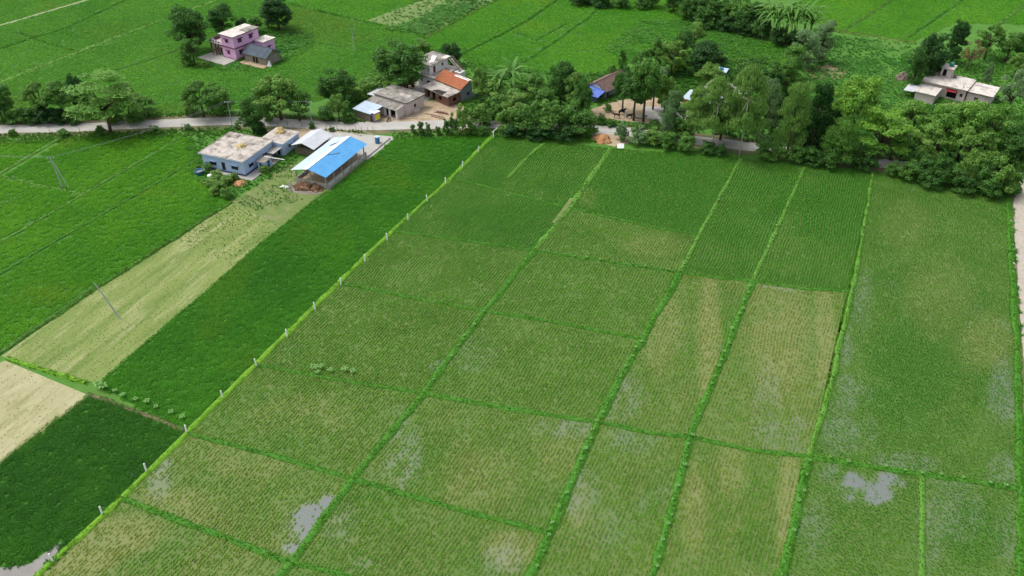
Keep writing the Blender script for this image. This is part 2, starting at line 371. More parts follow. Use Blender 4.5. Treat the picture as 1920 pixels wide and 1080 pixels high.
def blobs(px, py, lst):
    o = np.zeros(len(px))
    for x, y, rx, ry, s in lst:
        d = ((px-x)/rx)**2+((py-y)/ry)**2
        o = np.maximum(o, s*np.clip(1.35-d, 0, 1))
    return o
def prv(W):
    zc = W[:, 1]*CT+CAM_H*ST
    return 960+F_PX*W[:, 0]/zc, 540-F_PX*(W[:, 1]*ST-CAM_H*CT)/zc
def inplot(lst, quad):
    q = [tuple(map(float, c)) for c in quad]; return [b for b in lst if pip(np.array([float(b[0])]), np.array([float(b[1])]), q)[0]]
def field_state(W, lush, tan, wet, quad):
    WET_, TAN_, GRN_ = inplot(WET, quad), inplot(TAN, quad), inplot(GRN, quad)
    px, py = prv(W); x, y = W[:, 0], W[:, 1]
    n1 = fnoise(x, y, 14, 1); n2 = fnoise(x, y, 6, 4); n3 = fnoise(x, y, 3.0, 21)
    # long streaks along the planting direction
    s = vnoise((W@RB)*1.0, (W@RA)*.12, 1.3, 31)
    sl = vnoise((W@RB)*1.0, (W@RA)*.16, 1.5, 37)*.6+vnoise((W@RB)*1.0, (W@RA)*.22, .8, 38)*.4
    wt = np.clip(smooth(n1+.25*(n3-.5), .70, .9)*wet*2.2+blobs(px, py, WET_)*np.clip((n2*.55+.75*sl-.38)*2.2, 0, 1)*.62, 0, 1)
    op = blobs(px, py, inplot(OPENW, quad)); wt = np.maximum(wt*.8, smooth(op+1.5*(n2-.5)+1.3*(n3-.5)+.4*(sl-.5), .35, .75)*(op > .02))
    tn = np.clip(.85*tan*(.2+1.1*n2)+blobs(px, py, TAN_)*(.3+.9*n3)+(s-.5)*.35*tan-.3*blobs(px, py, GRN_), 0, 1)
    lu = np.clip(lush+(n1-.5)*.4+(n2-.5)*.6+(n3-.5)*.3-.45*wt-.30*blobs(px, py, TAN_)+.5*blobs(px, py, GRN_)+(s-.5)*.15, .05, 1.15)
    return lu, tn, wt
# soil of the planted plots: wet, dry and green shares come from where they lie in the plot
def soil_mat():
    m = bpy.data.materials.new('paddy_soil'); m.use_nodes = True; t = m.node_tree; N = t.nodes; L = t.links; p = N['Principled BSDF']
    g = N.new('ShaderNodeNewGeometry'); n = N.new('ShaderNodeTexNoise'); n.inputs['Scale'].default_value = 2.2; n.inputs['Detail'].default_value = 6; L.new(g.outputs['Position'], n.inputs['Vector'])
    def att(k):
        a = N.new('ShaderNodeAttribute'); a.attribute_name = k; return a.outputs['Fac']
    def mix(f, a, b):
        x = N.new('ShaderNodeMix'); x.data_type = 'RGBA'; L.new(f, x.inputs[0])
        for i, c in ((6, a), (7, b)):
            if isinstance(c, tuple): x.inputs[i].default_value = (*c, 1)
            else: L.new(c, x.inputs[i])
        return x.outputs[2]
    base = mix(n.outputs['Fac'], (.038,.105,.011), (.080,.150,.022))
    tanc = mix(n.outputs['Fac'], (.11,.15,.036), (.205,.21,.078))
    c1 = mix(att('tan'), base, tanc)
    wet_skyc = mix(n.outputs['Fac'], (.115,.135,.12), (.17,.19,.175))  # wet soil colour with the sky's bluish grey reflection painted in
    c2 = mix(att('wet'), c1, wet_skyc); L.new(c2, p.inputs['Base Color'])
    mr = N.new('ShaderNodeMapRange'); L.new(att('wet'), mr.inputs[0]); mr.inputs[3].default_value = .9; mr.inputs[4].default_value = .12; L.new(mr.outputs[0], p.inputs['Roughness'])
    b = N.new('ShaderNodeBump'); b.inputs['Strength'].default_value = .3; b.inputs['Distance'].default_value = .06; L.new(n.outputs['Fac'], b.inputs['Height'])
    p.inputs['Specular IOR Level'].default_value = .5
    return m
m_soil = soil_mat()
def plot(quad, lush, tan, wet):
    Q = [Vector(gp(*p)) for p in quad]; nu = max(4, int((Q[1]-Q[0]).length/.8)); nv = max(4, int((Q[3]-Q[0]).length/.8))
    W = np.array([Q[0].lerp(Q[1], i/nu).lerp(Q[3].lerp(Q[2], i/nu), j/nv) for j in range(nv+1) for i in range(nu+1)])
    lu, tn, wt = field_state(W, lush, tan, wet, quad)
    me = bpy.data.meshes.new('paddy_plot')
    me.from_pydata([(x, y, .006) for x, y in W], [], [(j*(nu+1)+i, j*(nu+1)+i+1, (j+1)*(nu+1)+i+1, (j+1)*(nu+1)+i) for j in range(nv) for i in range(nu)])
    for k, arr in (('tan', tn), ('wet', wt)):
        a = me.attributes.new(k, 'FLOAT', 'POINT'); a.data.foreach_set('value', arr.astype(np.float32))
    me.materials.append(m_soil); o = bpy.data.objects.new('paddy_plot', me); COL.objects.link(o); o['kind'] = 'structure'
LUSH = (.075,.335,.018); MIDG = (.17,.41,.030); TANG = (.33,.43,.085)
acc = []
for i, (quad, lush, tan, wet) in enumerate(PLOTS):
    plot(quad, lush, tan, wet)
    poly = [gp(*p) for p in quad]; last = i >= 20
    if i == 7 or last: W = grid_in(poly, .34, .30, .45, rowwob=.3)
    else: W = grid_in(poly, .56, .22, .17, rowwob=1.2)
    lu, tn, wt = field_state(W, lush, tan, wet, quad)
    r = RNG.random(len(W)); keep = r < np.clip(.42+.62*lu-.36*wt-.35*smooth(wt, .82, .98)+.34*(vnoise(W[:, 0], W[:, 1], 1.3, 55)-.5), .08, 1)
    W = W[keep]; lu = lu[keep]; tn = tn[keep]; wt = wt[keep]; n = len(W)
    t = lerp3(MIDG, LUSH, np.clip((lu-.45)/.55, 0, 1)); f = np.clip(tn*1.1-.12+RNG.normal(0, .2, n), 0, .95)[:, None]
    t = t*(1-f)+np.array((*TANG, 1))*f; t[:, :3] *= RNG.uniform(.8, 1.2, n)[:, None]
    sc_ = (.62+.55*np.clip(lu, 0, 1))*RNG.uniform(.6, 1.4, n)*(1.15 if i == 7 else 1)
    acc.append((W, sc_, t, np.full(n, 1.0 if (i == 7 or last) else 1.9)))
W = np.concatenate([a[0] for a in acc]); sc_ = np.concatenate([a[1] for a in acc]); t = np.concatenate([a[2] for a in acc]); el = np.concatenate([a[3] for a in acc]); n = len(W)
print('row tufts', n)
scatter('rice_seedlings', 'young rice set out in thin rows in the bunded plots right of the white posts', 'rice', np.c_[W, np.full(n, .004)], ROWANG+math.pi*RNG.integers(0, 2, n)+RNG.normal(0, .2, n), np.c_[np.minimum(sc_*1.1, 1.0)*el, np.minimum(sc_*1.1, 1.0), sc_], t, pr_tuft)

# --- dense and far crops
def dense(name, label, polys, proto, step, c1, c2, hs=1.0, nscale=12, seed=0, soil=m_cropsoil, yellow=None, zs=.008, density=1.0):
    pts = []; tn = []
    for k, poly in enumerate(polys):
        sheet('field', poly, zs+.0004*k, soil)
        W = grid_in([gp(*p) for p in poly], step, step, .5); W = clear(W)
        W = W[RNG.random(len(W)) < density]
        f = np.clip((fnoise(W[:, 0], W[:, 1], nscale, seed+k)-.5)*1.7+.5+(fnoise(W[:, 0], W[:, 1], 2.5, seed+k+40)-.5)*.3, 0, 1)
        t = lerp3(c1, c2, f)
        if yellow is not None:
            g = smooth(fnoise(W[:, 0], W[:, 1], nscale*1.6, seed+77+k), .56, .78)[:, None]*.7
            t = t*(1-g)+np.array((*yellow, 1))*g
        pts.append(W); tn.append(t)
    W = np.concatenate(pts); t = np.concatenate(tn); n = len(W)
    t[:, :3] *= RNG.uniform(.92, 1.08, n)[:, None]
    s = hs*RNG.uniform(.85, 1.15, n)
    return scatter(name, label, 'rice', np.c_[W, np.full(n, .004)], RNG.uniform(0, 6.28, n), np.c_[np.ones(n), np.ones(n), s], t, proto)
# free areas: road, yards, houses
def exclline(pts, wd, px=True):
    P = [Vector((*(gp(*p) if px else p), 0)) for p in pts]
    L_, R_ = [], []
    for i, p in enumerate(P):
        d = (P[min(i+1, len(P)-1)]-P[max(i-1, 0)]).normalized(); nn = Vector((-d.y, d.x, 0))*wd/2
        L_.append(tuple((p+nn)[:2])); R_.append(tuple((p-nn)[:2]))
    EXCL.append(L_+R_[::-1])
exclline(ROAD, 8.0); exclline(ROAD2, 7.0)
excl([(360,325),(395,270),(430,245),(560,240),(600,236),(740,255),(690,300),(620,360),(560,372),(490,345),(430,372),(410,362)])
excl([(385,100),(440,60),(510,55),(585,65),(580,85),(520,120),(480,130),(420,132),(385,118)])
excl([(655,218),(665,185),(700,160),(760,140),(790,100),(860,95),(905,160),(890,200),(870,228),(690,230)])
excl([(890,235),(880,150),(920,130),(1010,135),(1100,140),(1130,135),(1250,120),(1360,125),(1440,110),(1440,290),(1150,260)])
excl([(1690,190),(1730,100),(1880,90),(1920,120),(1920,250),(1680,250)])
for ln, wd in (([(-170,615),(0,514),(376,296)],1.3),([(-170,551),(0,456),(155,366),(310,276),(348,251)],1.3),([(-170,295),(0,330),(60,345),(157,364)],1.2),([(-170,411),(0,326),(112,260)],1.7),([(-60,420),(0,389),(55,356)],1.0),
  ([(-150,213),(0,155),(150,97),(330,28),(400,3),(470,-60)],2.8),([(-150,141),(0,92),(60,72),(125,52),(230,3),(330,-60)],1.9),([(-150,95),(0,48),(165,0),(268,-60)],1.8),([(36,62),(80,78),(135,94)],1.9),([(215,132),(270,116),(330,95)],1.4),
  ([(548,8),(610,24),(680,40),(740,54),(797,71)],2.0),([(500,58),(560,75),(640,88),(735,98)],1.7),([(797,72),(860,37),(930,1),(1000,-60)],2.0),([(863,103),(925,72),(985,41),(1045,0),(1110,-60)],2.0),([(955,135),(1030,85),(1100,36),(1200,-60)],1.9),
  ([(965,62),(1005,75),(1060,45)],1.9),([(1582,58),(1625,30),(1670,2),(1750,-60)],2.0),([(1703,70),(1750,38),(1790,10),(1880,-60)],2.0),([(1868,50),(1920,10),(2000,-60)],2.2)): exclline(ln, wd)
def rect(ox, oy, rot, u0, u1, v0, v1):
    c, s = math.cos(math.radians(rot)), math.sin(math.radians(rot)); return [(ox+u*c-v*s, oy+u*s+v*c) for u, v in ((u0, v0), (u1, v0), (u1, v1), (u0, v1))]
FOOT = [rect(-74.8,188.8,-22,-.6,15.2,-1.6,19.4),rect(-54.3,195.7,-22,0,6,0,8),rect(-51.1,181.5,-23,-.2,9.4,-.2,17.6),rect(-89.5,261.45,-33,-6,6,-5.2,10.4),rect(-89.5,261.45,-33,5.6,9.8,7.6,12.8),rect(-82,258,-30,-.4,9.4,-2.4,6.2),
  rect(-27.1,239.5,-38,-.2,9.4,-.2,10),rect(-25.1,231.2,-45,0,10.6,0,11.2),rect(-37.7,224.4,-34.5,-3.5,11.4,-8.6,7.6),rect(21.6,233.2,-42,0,6.2,-4,11),rect(47,222.5,-30,0,16,-.4,13.6),rect(116.4,233.9,-37,-.2,18.2,-.2,9),rect(116.4,233.9,-37,0,5.4,-6.8,0)]
dense('rice_crop', 'dense dark green rice standing between the pale stubble strip and the white posts',
  [[(187,726),(345,806),(634,529),(846,334),(924,254),(738,262),(690,303),(622,356),(525,428),(420,517)]],
  pr_patch, .85, (.055,.255,.014), (.095,.34,.018), hs=1.15, nscale=9, seed=3, yellow=(.12,.31,.014))
excl([(-30,1066),(55,1058),(80,1040),(108,1017),(122,1016),(88,1062),(60,1100),(-30,1110)])
dense('rice_crop', 'very dark green rice plot with a muddy puddle in its corner',
  [[(-420,1210),(-70,1210),(228,935),(343,812),(170,740),(0,868)]], pr_patch, .8, (.036,.175,.010), (.058,.23,.013), hs=1.15, nscale=7, seed=9)
dense('rice_crop', 'bright green rice plots between the road and the pale stubble strip',
  [[(-170,772),(0,658),(190,533),(300,464),(432,378),(378,297),(-170,617)],
   [(-170,613),(376,295),(348,252),(310,277),(155,367),(-170,550)],
   [(-170,546),(152,364),(0,330),(-170,295)],
   [(4,331),(157,363),(308,275),(340,253),(130,259)],
   [(-170,412),(0,326),(112,262),(-170,276)]], pr_patch, .95, (.095,.34,.014), (.165,.43,.02), hs=1.1, nscale=14, seed=15, yellow=(.20,.38,.02))
dense('rice_crop', 'smooth green rice fields stretching away beyond the road on the pink house side',
  [[(-150,226),(0,223),(330,215),(430,205),(600,190),(690,150),(800,73),(680,41),(550,9),(540,-60),(470,-60),(402,4),(150,98),(0,156),(-150,214)],
   [(-150,212),(0,154),(150,96),(400,2),(465,-60),(330,-60),(125,53),(0,93),(-150,142)],
   [(-150,140),(0,91),(125,51),(328,-60),(270,-60),(165,1),(0,49),(-150,96)],
   [(-150,94),(0,47),(165,-1),(268,-60),(-150,-60)]], pr_patchfar, 1.7, (.092,.32,.022), (.155,.40,.034), nscale=22, seed=30, yellow=(.17,.325,.03))
dense('rice_crop', 'light green rice fields behind the houses and the tree belt',
  [[(552,8),(680,39),(790,-1),(870,-60),(545,-60)],
   [(800,73),(930,2),(1000,-60),(1110,-60),(1045,1),(985,41),(865,103),(850,128),(760,98)],
   [(866,104),(986,42),(1112,-60),(1200,-60),(1102,36),(960,132),(900,132)],
   [(902,134),(962,132),(1104,37),(1202,-60),(1300,-60),(1290,36),(1480,92),(1470,122),(1380,112),(1300,62),(1170,122),(1100,152)],
   [(1492,20),(1556,56),(1712,79),(1790,42),(1920,46),(2150,62),(2150,-60),(1502,-60)]], pr_patchfar, 1.7, (.10,.35,.018), (.165,.43,.028), nscale=20, seed=50, yellow=(.21,.42,.02))
# rougher green ground: vegetable plot, meadow, verges
VEG = [(681,41),(796,70),(931,1),(1000,-60),(872,-60),(790,1)]
sheet('vegetable_plot', VEG, .009, mat('veg_soil', (.09,.17,.035), (.16,.22,.07), scale=.4, bump=.4, world=True))
MEADOW = [(1440,200),(1520,130),(1552,64),(1712,84),(1722,190),(1700,250),(1640,262),(1500,210)]
sheet('meadow', MEADOW, .009, m_ground)
def grass_on(name, label, polys, step, c1, c2, proto, hs=1.0, dens=1.0, seed=0, useclear=True, nscale=6):
    pts = []
    for poly in polys:
        W = grid_in([gp(*p) for p in poly], step, step, .5)
        if useclear: W = clear(W)
        f = fnoise(W[:, 0], W[:, 1], nscale, seed+5); W = W[RNG.random(len(W)) < dens*np.clip(f*2.0-.2, .1, 1)]; pts.append(W)
    W = np.concatenate(pts); n = len(W)
    t = lerp3(c1, c2, np.clip((fnoise(W[:, 0], W[:, 1], nscale, seed)-.5)*2+.5, 0, 1)); t[:, :3] *= RNG.uniform(.75, 1.25, n)[:, None]
    s = hs*RNG.uniform(.6, 1.4, n)
    return scatter(name, label, 'grass', np.c_[W, np.zeros(n)], RNG.uniform(0, 6.28, n), np.c_[s, s, s], t, proto)
ell = lambda x, y, rx, ry, n=14: [(x+rx*math.cos(2*math.pi*k/n), y+ry*math.sin(2*math.pi*k/n)) for k in range(n)]
sheet('bare_patch', ell(1550, 136, 40, 15), .014, mat('dry_patch', (.20,.16,.085), (.28,.22,.13), scale=.5, bump=.4, world=True))
excl(ell(1550, 136, 36, 13))
sheet('bare_patch', [(858,24),(872,10),(898,2),(912,2),(880,26),(862,32)], .014, m_earthgreen)
sheet('bare_patch', [(790,55),(812,48),(820,58),(802,66)], .014, m_earthgreen)
grass_on('weeds', 'low leafy vegetables in the patchy plot beyond the white house', [[(720,55),(796,69),(931,2),(960,-30),(880,-40),(800,30)]], .8, (.06,.22,.03), (.13,.32,.06), pr_weed, hs=1.4, seed=3, useclear=True, nscale=9)
grass_on('weeds', 'sparse low greens in the pale half of the vegetable plot', [[(690,42),(730,54),(800,30),(870,-45),(800,-10)]], 1.0, (.10,.24,.04), (.16,.28,.07), pr_weed, hs=.8, dens=.7, seed=6)
grass_on('meadow_grass', 'rough meadow grass beside the flat-roofed house', [MEADOW], .8, (.07,.25,.03), (.13,.32,.06), pr_weed, hs=1.0, seed=8, useclear=False, nscale=8)
grass_on('meadow_grass', 'uneven weedy grass behind the tree belt', [[(1130,90),(1200,40),(1300,38),(1480,95),(1460,112),(1380,108),(1300,90),(1180,120)],[(500,60),(585,60),(590,80),(530,100),(505,90)],[(640,205),(700,130),(740,150),(690,190),(660,215)]], .9, (.07,.25,.03), (.13,.32,.06), pr_weed, hs=1.0, seed=12, useclear=False)

# fallow strips
for k, p in enumerate(([(2,668),(185,719),(420,517),(250,492)], [(250,492),(420,517),(527,426),(432,378)])): sheet('stubble_field', p, .010+.0005*k, m_fallow)
sheet('stubble_field', [(-250,1058),(0,866),(166,741),(10,676),(-300,805)], .012, m_fallow2)
sheet('farm_yard', [(432,379),(526,426),(622,357),(600,342),(552,340),(556,300),(520,318),(480,350)], .012, m_earthgreen)
grass_on('stubble_grass', 'thin dry grass growing back on the pale stubble strip', [[(2,668),(185,719),(420,517),(527,426),(432,378),(250,492)]], .55, (.22,.29,.07), (.38,.38,.15), pr_grass, hs=.3, dens=.9, seed=21, useclear=False, nscale=5)
grass_on('stubble_grass', 'bleached stubble tufts on the sandy corner field', [[(-250,1058),(0,866),(166,741),(10,676),(-300,805)]], .6, (.44,.40,.22), (.30,.31,.11), pr_grass, hs=.28, dens=.5, seed=23, useclear=False, nscale=5)
grass_on('yard_grass', 'green grass patches in the farm yard around the blue-roofed shed', [[(440,378),(480,395),(570,375),(545,352),(500,345)],[(556,300),(520,318),(498,340),(545,335)],[(520,350),(545,340),(548,352),(530,362)]], .6, (.09,.25,.04), (.15,.30,.06), pr_grass, hs=.7, dens=.9, seed=25, useclear=False, nscale=4)
grass_on('stubble_grass', 'fresh green grass creeping over the stubble strip near the sheds', [[(330,450),(440,500),(527,426),(432,378)]], .6, (.09,.25,.03), (.20,.33,.06), pr_grass, hs=.5, dens=.7, seed=27, useclear=False, nscale=7)
sheet('puddle', [(-30,1068),(55,1058),(80,1040),(108,1018),(121,1018),(86,1062),(60,1100),(-30,1110)], .022, m_water)
sheet('puddle', [(236,889),(262,878),(272,880),(245,896)], .022, m_mud)

# verges along the road
GRV = [[(-100,255),(0,253),(200,248),(330,242),(440,238),(440,252),(330,258),(200,264),(0,272),(-100,276)],
       [(735,250),(880,243),(1120,250),(1120,268),(930,258),(740,263)], [(610,243),(680,246),(676,252),(610,250)],
       [(660,232),(720,222),(715,228),(700,232)], [(-100,228),(0,226),(330,212),(420,208),(700,225),(690,229),(420,216),(0,233)]]
YARDS = [[(602,246),(655,249),(735,256),(737,262),(690,299),(640,300),(600,290)],[(496,243),(560,241),(640,246),(660,250),(600,252),(565,262),(520,262)],[(676,240),(700,215),(760,205),(790,188),(830,190),(872,200),(885,222),(860,236),(780,240)],[(735,166),(800,148),(812,180),(790,196),(770,196)],[(1108,205),(1150,190),(1215,180),(1300,195),(1310,232),(1245,236),(1180,228),(1120,222)],[(1105,236),(1205,240),(1205,262),(1150,275),(1110,262)]]
EXCL.clear()
for y_ in YARDS: excl(y_)
EXCL.extend(FOOT)
exclline(ROAD, 4.8); exclline(ROAD2, 5.0)
grass_on('verge_grass', 'tangled roadside grass along both edges of the concrete road', GRV, .6, (.06,.20,.02), (.13,.29,.04), pr_grass, hs=1.2, dens=1.0, seed=31, useclear=True, nscale=5)
grass_on('verge_grass', 'coarse weeds growing under the roadside trees', [[(880,236),(1130,246),(1400,282),(1650,315),(1890,368),(1890,345),(1660,300),(1400,268),(1150,240),(900,200)],[(1250,200),(1440,150),(1680,200),(1890,200),(1890,330),(1660,305),(1400,268)],[(880,150),(920,130),(1100,140),(1250,120),(1440,110),(1440,200),(1310,200),(1120,190),(900,215)]], .9, (.035,.14,.012), (.075,.21,.025), pr_weed, hs=1.3, dens=.9, seed=33, useclear=True, nscale=7)

# general cover on bare green ground
grass_on('rough_grass', 'rough grass on the open ground around the houses', [[(640,230),(655,205),(700,150),(790,95),(870,85),(920,140),(900,200),(890,232)],[(380,105),(440,55),(520,50),(590,65),(590,90),(520,125),(470,135),(410,135)],[(355,330),(350,258),(440,240),(500,243),(560,262),(560,300),(480,350),(425,378)],[(1690,100),(1960,90),(1960,260),(1880,300),(1690,250)],[(1190,40),(1290,36),(1480,92),(1470,122),(1380,112),(1300,62)],[(1100,195),(1250,180),(1320,200),(1320,250),(1130,240)],[(900,120),(1110,140),(1250,110),(1440,105),(1440,150),(1250,190),(890,200)],[(1890,360),(1906,360),(1925,640),(1908,640)]], .75, (.045,.18,.014), (.10,.27,.03), pr_weed, hs=.75, dens=1.0, seed=61, useclear=True, nscale=6)
# yards
sheet('concrete_yard', [(602,246),(655,249),(735,256),(737,262),(690,299),(640,300),(600,290)], .018, m_road)
sheet('dirt_yard', [(496,243),(560,241),(640,246),(660,250),(600,252),(565,262),(520,262)], .016, m_earth)
sheet('dirt_yard', [(676,240),(700,215),(760,205),(790,188),(830,190),(872,200),(885,222),(860,236),(780,240)], .019, m_earth)
sheet('court_yard', [(735,166),(800,148),(812,180),(790,196),(770,196)], .021, m_road)
sheet('dirt_yard', [(1108,205),(1150,190),(1215,180),(1300,195),(1310,232),(1245,236),(1180,228),(1120,222)], .019, m_earth)
sheet('concrete_yard', [(1205,200),(1290,200),(1300,228),(1250,234),(1208,220)], .024, m_road)
sheet('dirt_yard', [(1105,236),(1205,240),(1205,262),(1150,275),(1110,262)], .022, m_earth)
sheet('dirt_yard', [(1765,195),(1860,185),(1850,205),(1760,215)], .018, m_earth)

# --- bunds
BG = []        # points for grass on the bunds
def bund(pts, width, height, m=None, tone='turf', dens=1.0, hs=1.0, name='field_bund'):
    P = [gp(*p) for p in pts]; R = resample(P, .9); vs = []; fs = []
    prof = ((-1, -.06), (-.62, .8), (0, 1), (.62, .8), (1, -.06))
    for i, p in enumerate(R):
        d = (R[min(i+1, len(R)-1)]-R[max(i-1, 0)]).normalized(); nn = Vector((-d.y, d.x, 0))
        ww = width/2*(1+.45*mnoise.noise(p*.35)+.2*mnoise.noise(p*1.1)); hh = height*(1+.35*mnoise.noise(p*.6+Vector((3, 7, 1)))); off = .28*mnoise.noise(p*.12+Vector((9, 2, 5)))+.08*mnoise.noise(p*.6)
        for a, h in prof:
            q = p+nn*(a*ww+off); vs.append((q.x, q.y, max(-.03, h*hh)+.02*mnoise.noise(q*2.0)))
        m_ = int(width*dens*17*(.55+.9*max(0, mnoise.noise(p*.5+Vector((1, 4, 8)))+.35)))+1
        for k in range(m_):
            a = random.uniform(-1, 1)*1.02; q = p+nn*(a*ww+off)+d*random.uniform(-.45, .45)
            BG.append((q.x, q.y, height*max(0, 1-abs(a))*.9, tone, hs))
    for i in range(len(R)-1):
        for k in range(4): fs.append((i*5+k, (i+1)*5+k, (i+1)*5+k+1, i*5+k+1))
    me = bpy.data.meshes.new(name); me.from_pydata(vs, [], fs)
    if me.polygons[0].normal.z < 0: me.flip_normals()
    me.materials.append(m or m_bund); o = bpy.data.objects.new(name, me); COL.objects.link(o); o['kind'] = 'structure'
    for pl in me.polygons: pl.use_smooth = True
    return o
random.seed(4)
chain = lambda Dct: [Dct[k] for k in sorted(Dct, reverse=True)]
bund(chain(A), 1.2, .30, m_bundlime, 'lime', .8, .5)
bund(chain(B)[:6], 1.3, .30, None, 'turf', .9, .7); bund([B[2],B[1],B[0]], 1.5, .30, m_bundpale, 'pale', .8, .65)
bund(chain(C)[:6], 1.4, .32, None, 'turf', 1.0, .7); bund([C[2],C[1],C[0]], 1.0, .28, m_bundpale, 'pale', .8, .65)
bund(chain(D)[:3], 1.3, .30, None, 'turf', 1.0, .7); bund([D[2],D[0]], .9, .27, m_bundpale, 'pale', .7, .65)
bund([E[7],E[4]], 1.4, .32, None, 'turf', 1.0, .75); bund([E[4],(1565,690),E[2],(1612,470)], 1.0, .3, m_bundpale, 'lime', .9, .65); bund([(1612,470),E[0]], .9, .28, m_bundpale, 'pale', .8, .7)
bund(chain(Fp), 1.3, .32, None, 'turf', 1.0, .8)
for a, b, wd in ((A[1],B[1],.7),(A[2],B[2],.85),(A[3],B[3],.9),(A[4],B[4],.8),(A[5],B[5],1.0),(A[6],B[6],1.3),(B[1],C[1],.6),(B[2],C[2],.95),(B[3],C[3],1.0),(B[4],C[4],1.1),(B[5],C[5],1.1),(B[6],C[6],1.0),
                 (C[2],D[2],1.0),(D[2],E[2],1.0),(C[4],D[4],1.1),(D[4],E[4],1.1),(E[4],Fp[4],1.4)):
    mid = ((a[0]+b[0])/2+random.uniform(-6, 6), (a[1]+b[1])/2+random.uniform(-3, 6)); bund([a, mid, b], wd*.85, .24, None, 'turf', .9, .7)
bund([(1728,888),(1730,960),(1728,1060),(1722,1180)], .9, .22, m_bundpale, 'pale', .8, .6)
bund([(1022,266),(985,300),(950,336)], 1.0, .26, m_bundpale, 'pale', .7, .6)
strip('trodden_path', [(1038,420),(1056,398),(1074,374)], 1.1, .30, m_earthgreen, wob=.5, sm=False)
# left side
bund([(-250,1060),(0,868),(168,739)], .8, .2, m_path, 'dry', .5, .6)
bund([(168,739),(260,775),(345,806)], .9, .25, m_verge, 'dry', .6, .7)
bund([(15,673),(90,697),(160,719)], .9, .4, m_bundlime, 'lime', 1.0, .7)
bund([(-160,772),(0,662),(190,535),(300,465),(432,380)], 1.0, .32, None, 'pale', 1.1, .9)
bund([(185,720),(420,518),(525,428),(612,360)], .7, .25, None, 'pale', .8, .8)
bund([(-170,615),(0,514),(376,296)], .7, .3, None, 'pale', .9, .7)
bund([(-170,551),(0,456),(155,366),(310,276),(348,251)], .7, .3, m_bundpale, 'pale', .8, .7)
bund([(-170,295),(0,330),(60,345),(157,364)], .6, .3, m_bundpale, 'pale', .8, .8)
bund([(-170,411),(0,326),(112,260)], 1.1, .3, m_bundpale, 'pale', .6, .7)
bund([(-60,420),(0,389),(55,356)], .5, .3, m_bundpale, 'pale', .8, .8)
# far side
bund([(-150,213),(0,155),(150,97),(330,28),(400,3),(470,-60)], 2.2, .35, m_bundpale, 'pale', .5, .9)
bund([(-150,141),(0,92),(60,72),(125,52),(230,3),(330,-60)], .9, .35, None, 'turf', .6, 1.0)
bund([(-150,95),(0,48),(165,0),(268,-60)], 1.2, .25, mat('pale_path', (.24,.31,.14), (.32,.37,.20), scale=1, world=True), 'dry', .2, .6)
bund([(36,62),(80,78),(135,94)], .9, .4, None, 'turf', .8, 1.3)
bund([(215,132),(270,116),(330,95)], .5, .3, m_bundpale, 'pale', .6, .9)
bund([(548,8),(610,24),(680,40),(740,54),(797,71)], 1.1, .4, None, 'turf', .8, 1.2)
bund([(500,58),(560,75),(640,88),(735,98)], .7, .3, None, 'turf', .6, 1.0)
bund([(797,72),(860,37),(930,1),(1000,-60)], 1.1, .35, m_bundpale, 'pale', .7, 1.0)
bund([(863,103),(925,72),(985,41),(1045,0),(1110,-60)], .9, .4, None, 'turf', .8, 1.1)
bund([(955,135),(1030,85),(1100,36),(1200,-60)], .9, .35, None, 'turf', .7, 1.0)
bund([(965,62),(1005,75),(1060,45)], .9, .3, None, 'turf', .7, 1.0)
bund([(1555,57),(1630,68),(1715,82)], 2.4, .3, m_bundpale, 'dry', .6, .9)
bund([(1582,58),(1625,30),(1670,2),(1750,-60)], .9, .35, m_bundpale, 'pale', .6, 1.0)
bund([(1703,70),(1750,38),(1790,10),(1880,-60)], .9, .35, None, 'turf', .6, 1.0)
bund([(1868,50),(1920,10),(2000,-60)], 1.2, .35, m_bundpale, 'pale', .5, 1.0)
TON = {'turf': ((.065,.26,.014), (.16,.39,.03)), 'lime': ((.065,.25,.012), (.20,.40,.018)), 'pale': ((.10,.26,.022), (.18,.33,.045)), 'dry': ((.15,.21,.045), (.26,.27,.10))}
W = np.array([b[:3] for b in BG]); n = len(W); print('bund tufts', n)
lo = np.array([TON[b[3]][0] for b in BG]); hi = np.array([TON[b[3]][1] for b in BG]); f = np.clip(fnoise(W[:, 0], W[:, 1], 4, 90)*1.6-.3, 0, 1)[:, None]
t = np.c_[(lo*(1-f)+hi*f)*RNG.uniform(.75, 1.25, n)[:, None], np.ones(n)]; s = np.array([b[4] for b in BG])*RNG.uniform(.35, .95, n)
scatter('bund_grass', 'bright grass growing along the raised bunds between the fields', 'grass', W, RNG.uniform(0, 6.28, n), np.c_[s, s, s], t, pr_grass)
# ------------------------------------------------------------------ building kit
m_glass = mat('dark_pane', (.012,.013,.016), (.03,.032,.038), scale=2, rough=.15, spec=.5)
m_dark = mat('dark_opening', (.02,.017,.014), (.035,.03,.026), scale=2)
m_frame = mat('window_frame', (.10,.085,.075), (.16,.14,.12), scale=3)
m_blue_wall = mat('pale_blue_wall', (.38,.50,.70), (.44,.56,.75), scale=.8, stain=(.40,.46,.52), sscale=.7, slo=.6, shi=.85)
m_plinth = mat('dark_blue_plinth', (.03,.05,.09), (.05,.07,.12), scale=2)
m_roofcon = mat('weathered_roof', (.34,.30,.26), (.52,.475,.425), scale=.8, bump=.15, stain=(.13,.115,.10), sscale=.45, slo=.47, shi=.66)
m_roofgrey = mat('grey_roof', (.19,.175,.15), (.33,.31,.275), scale=.9, bump=.2, stain=(.07,.065,.055), sscale=.5, slo=.46, shi=.68)
m_roofpale = mat('pale_roof', (.50,.455,.41), (.62,.58,.53), scale=.5, bump=.1, stain=(.22,.20,.18), sscale=.55, slo=.5, shi=.68)
m_pink = mat('pink_wall', (.72,.40,.66), (.80,.48,.73), scale=.9, stain=(.58,.36,.57), sscale=.6, slo=.6, shi=.9)
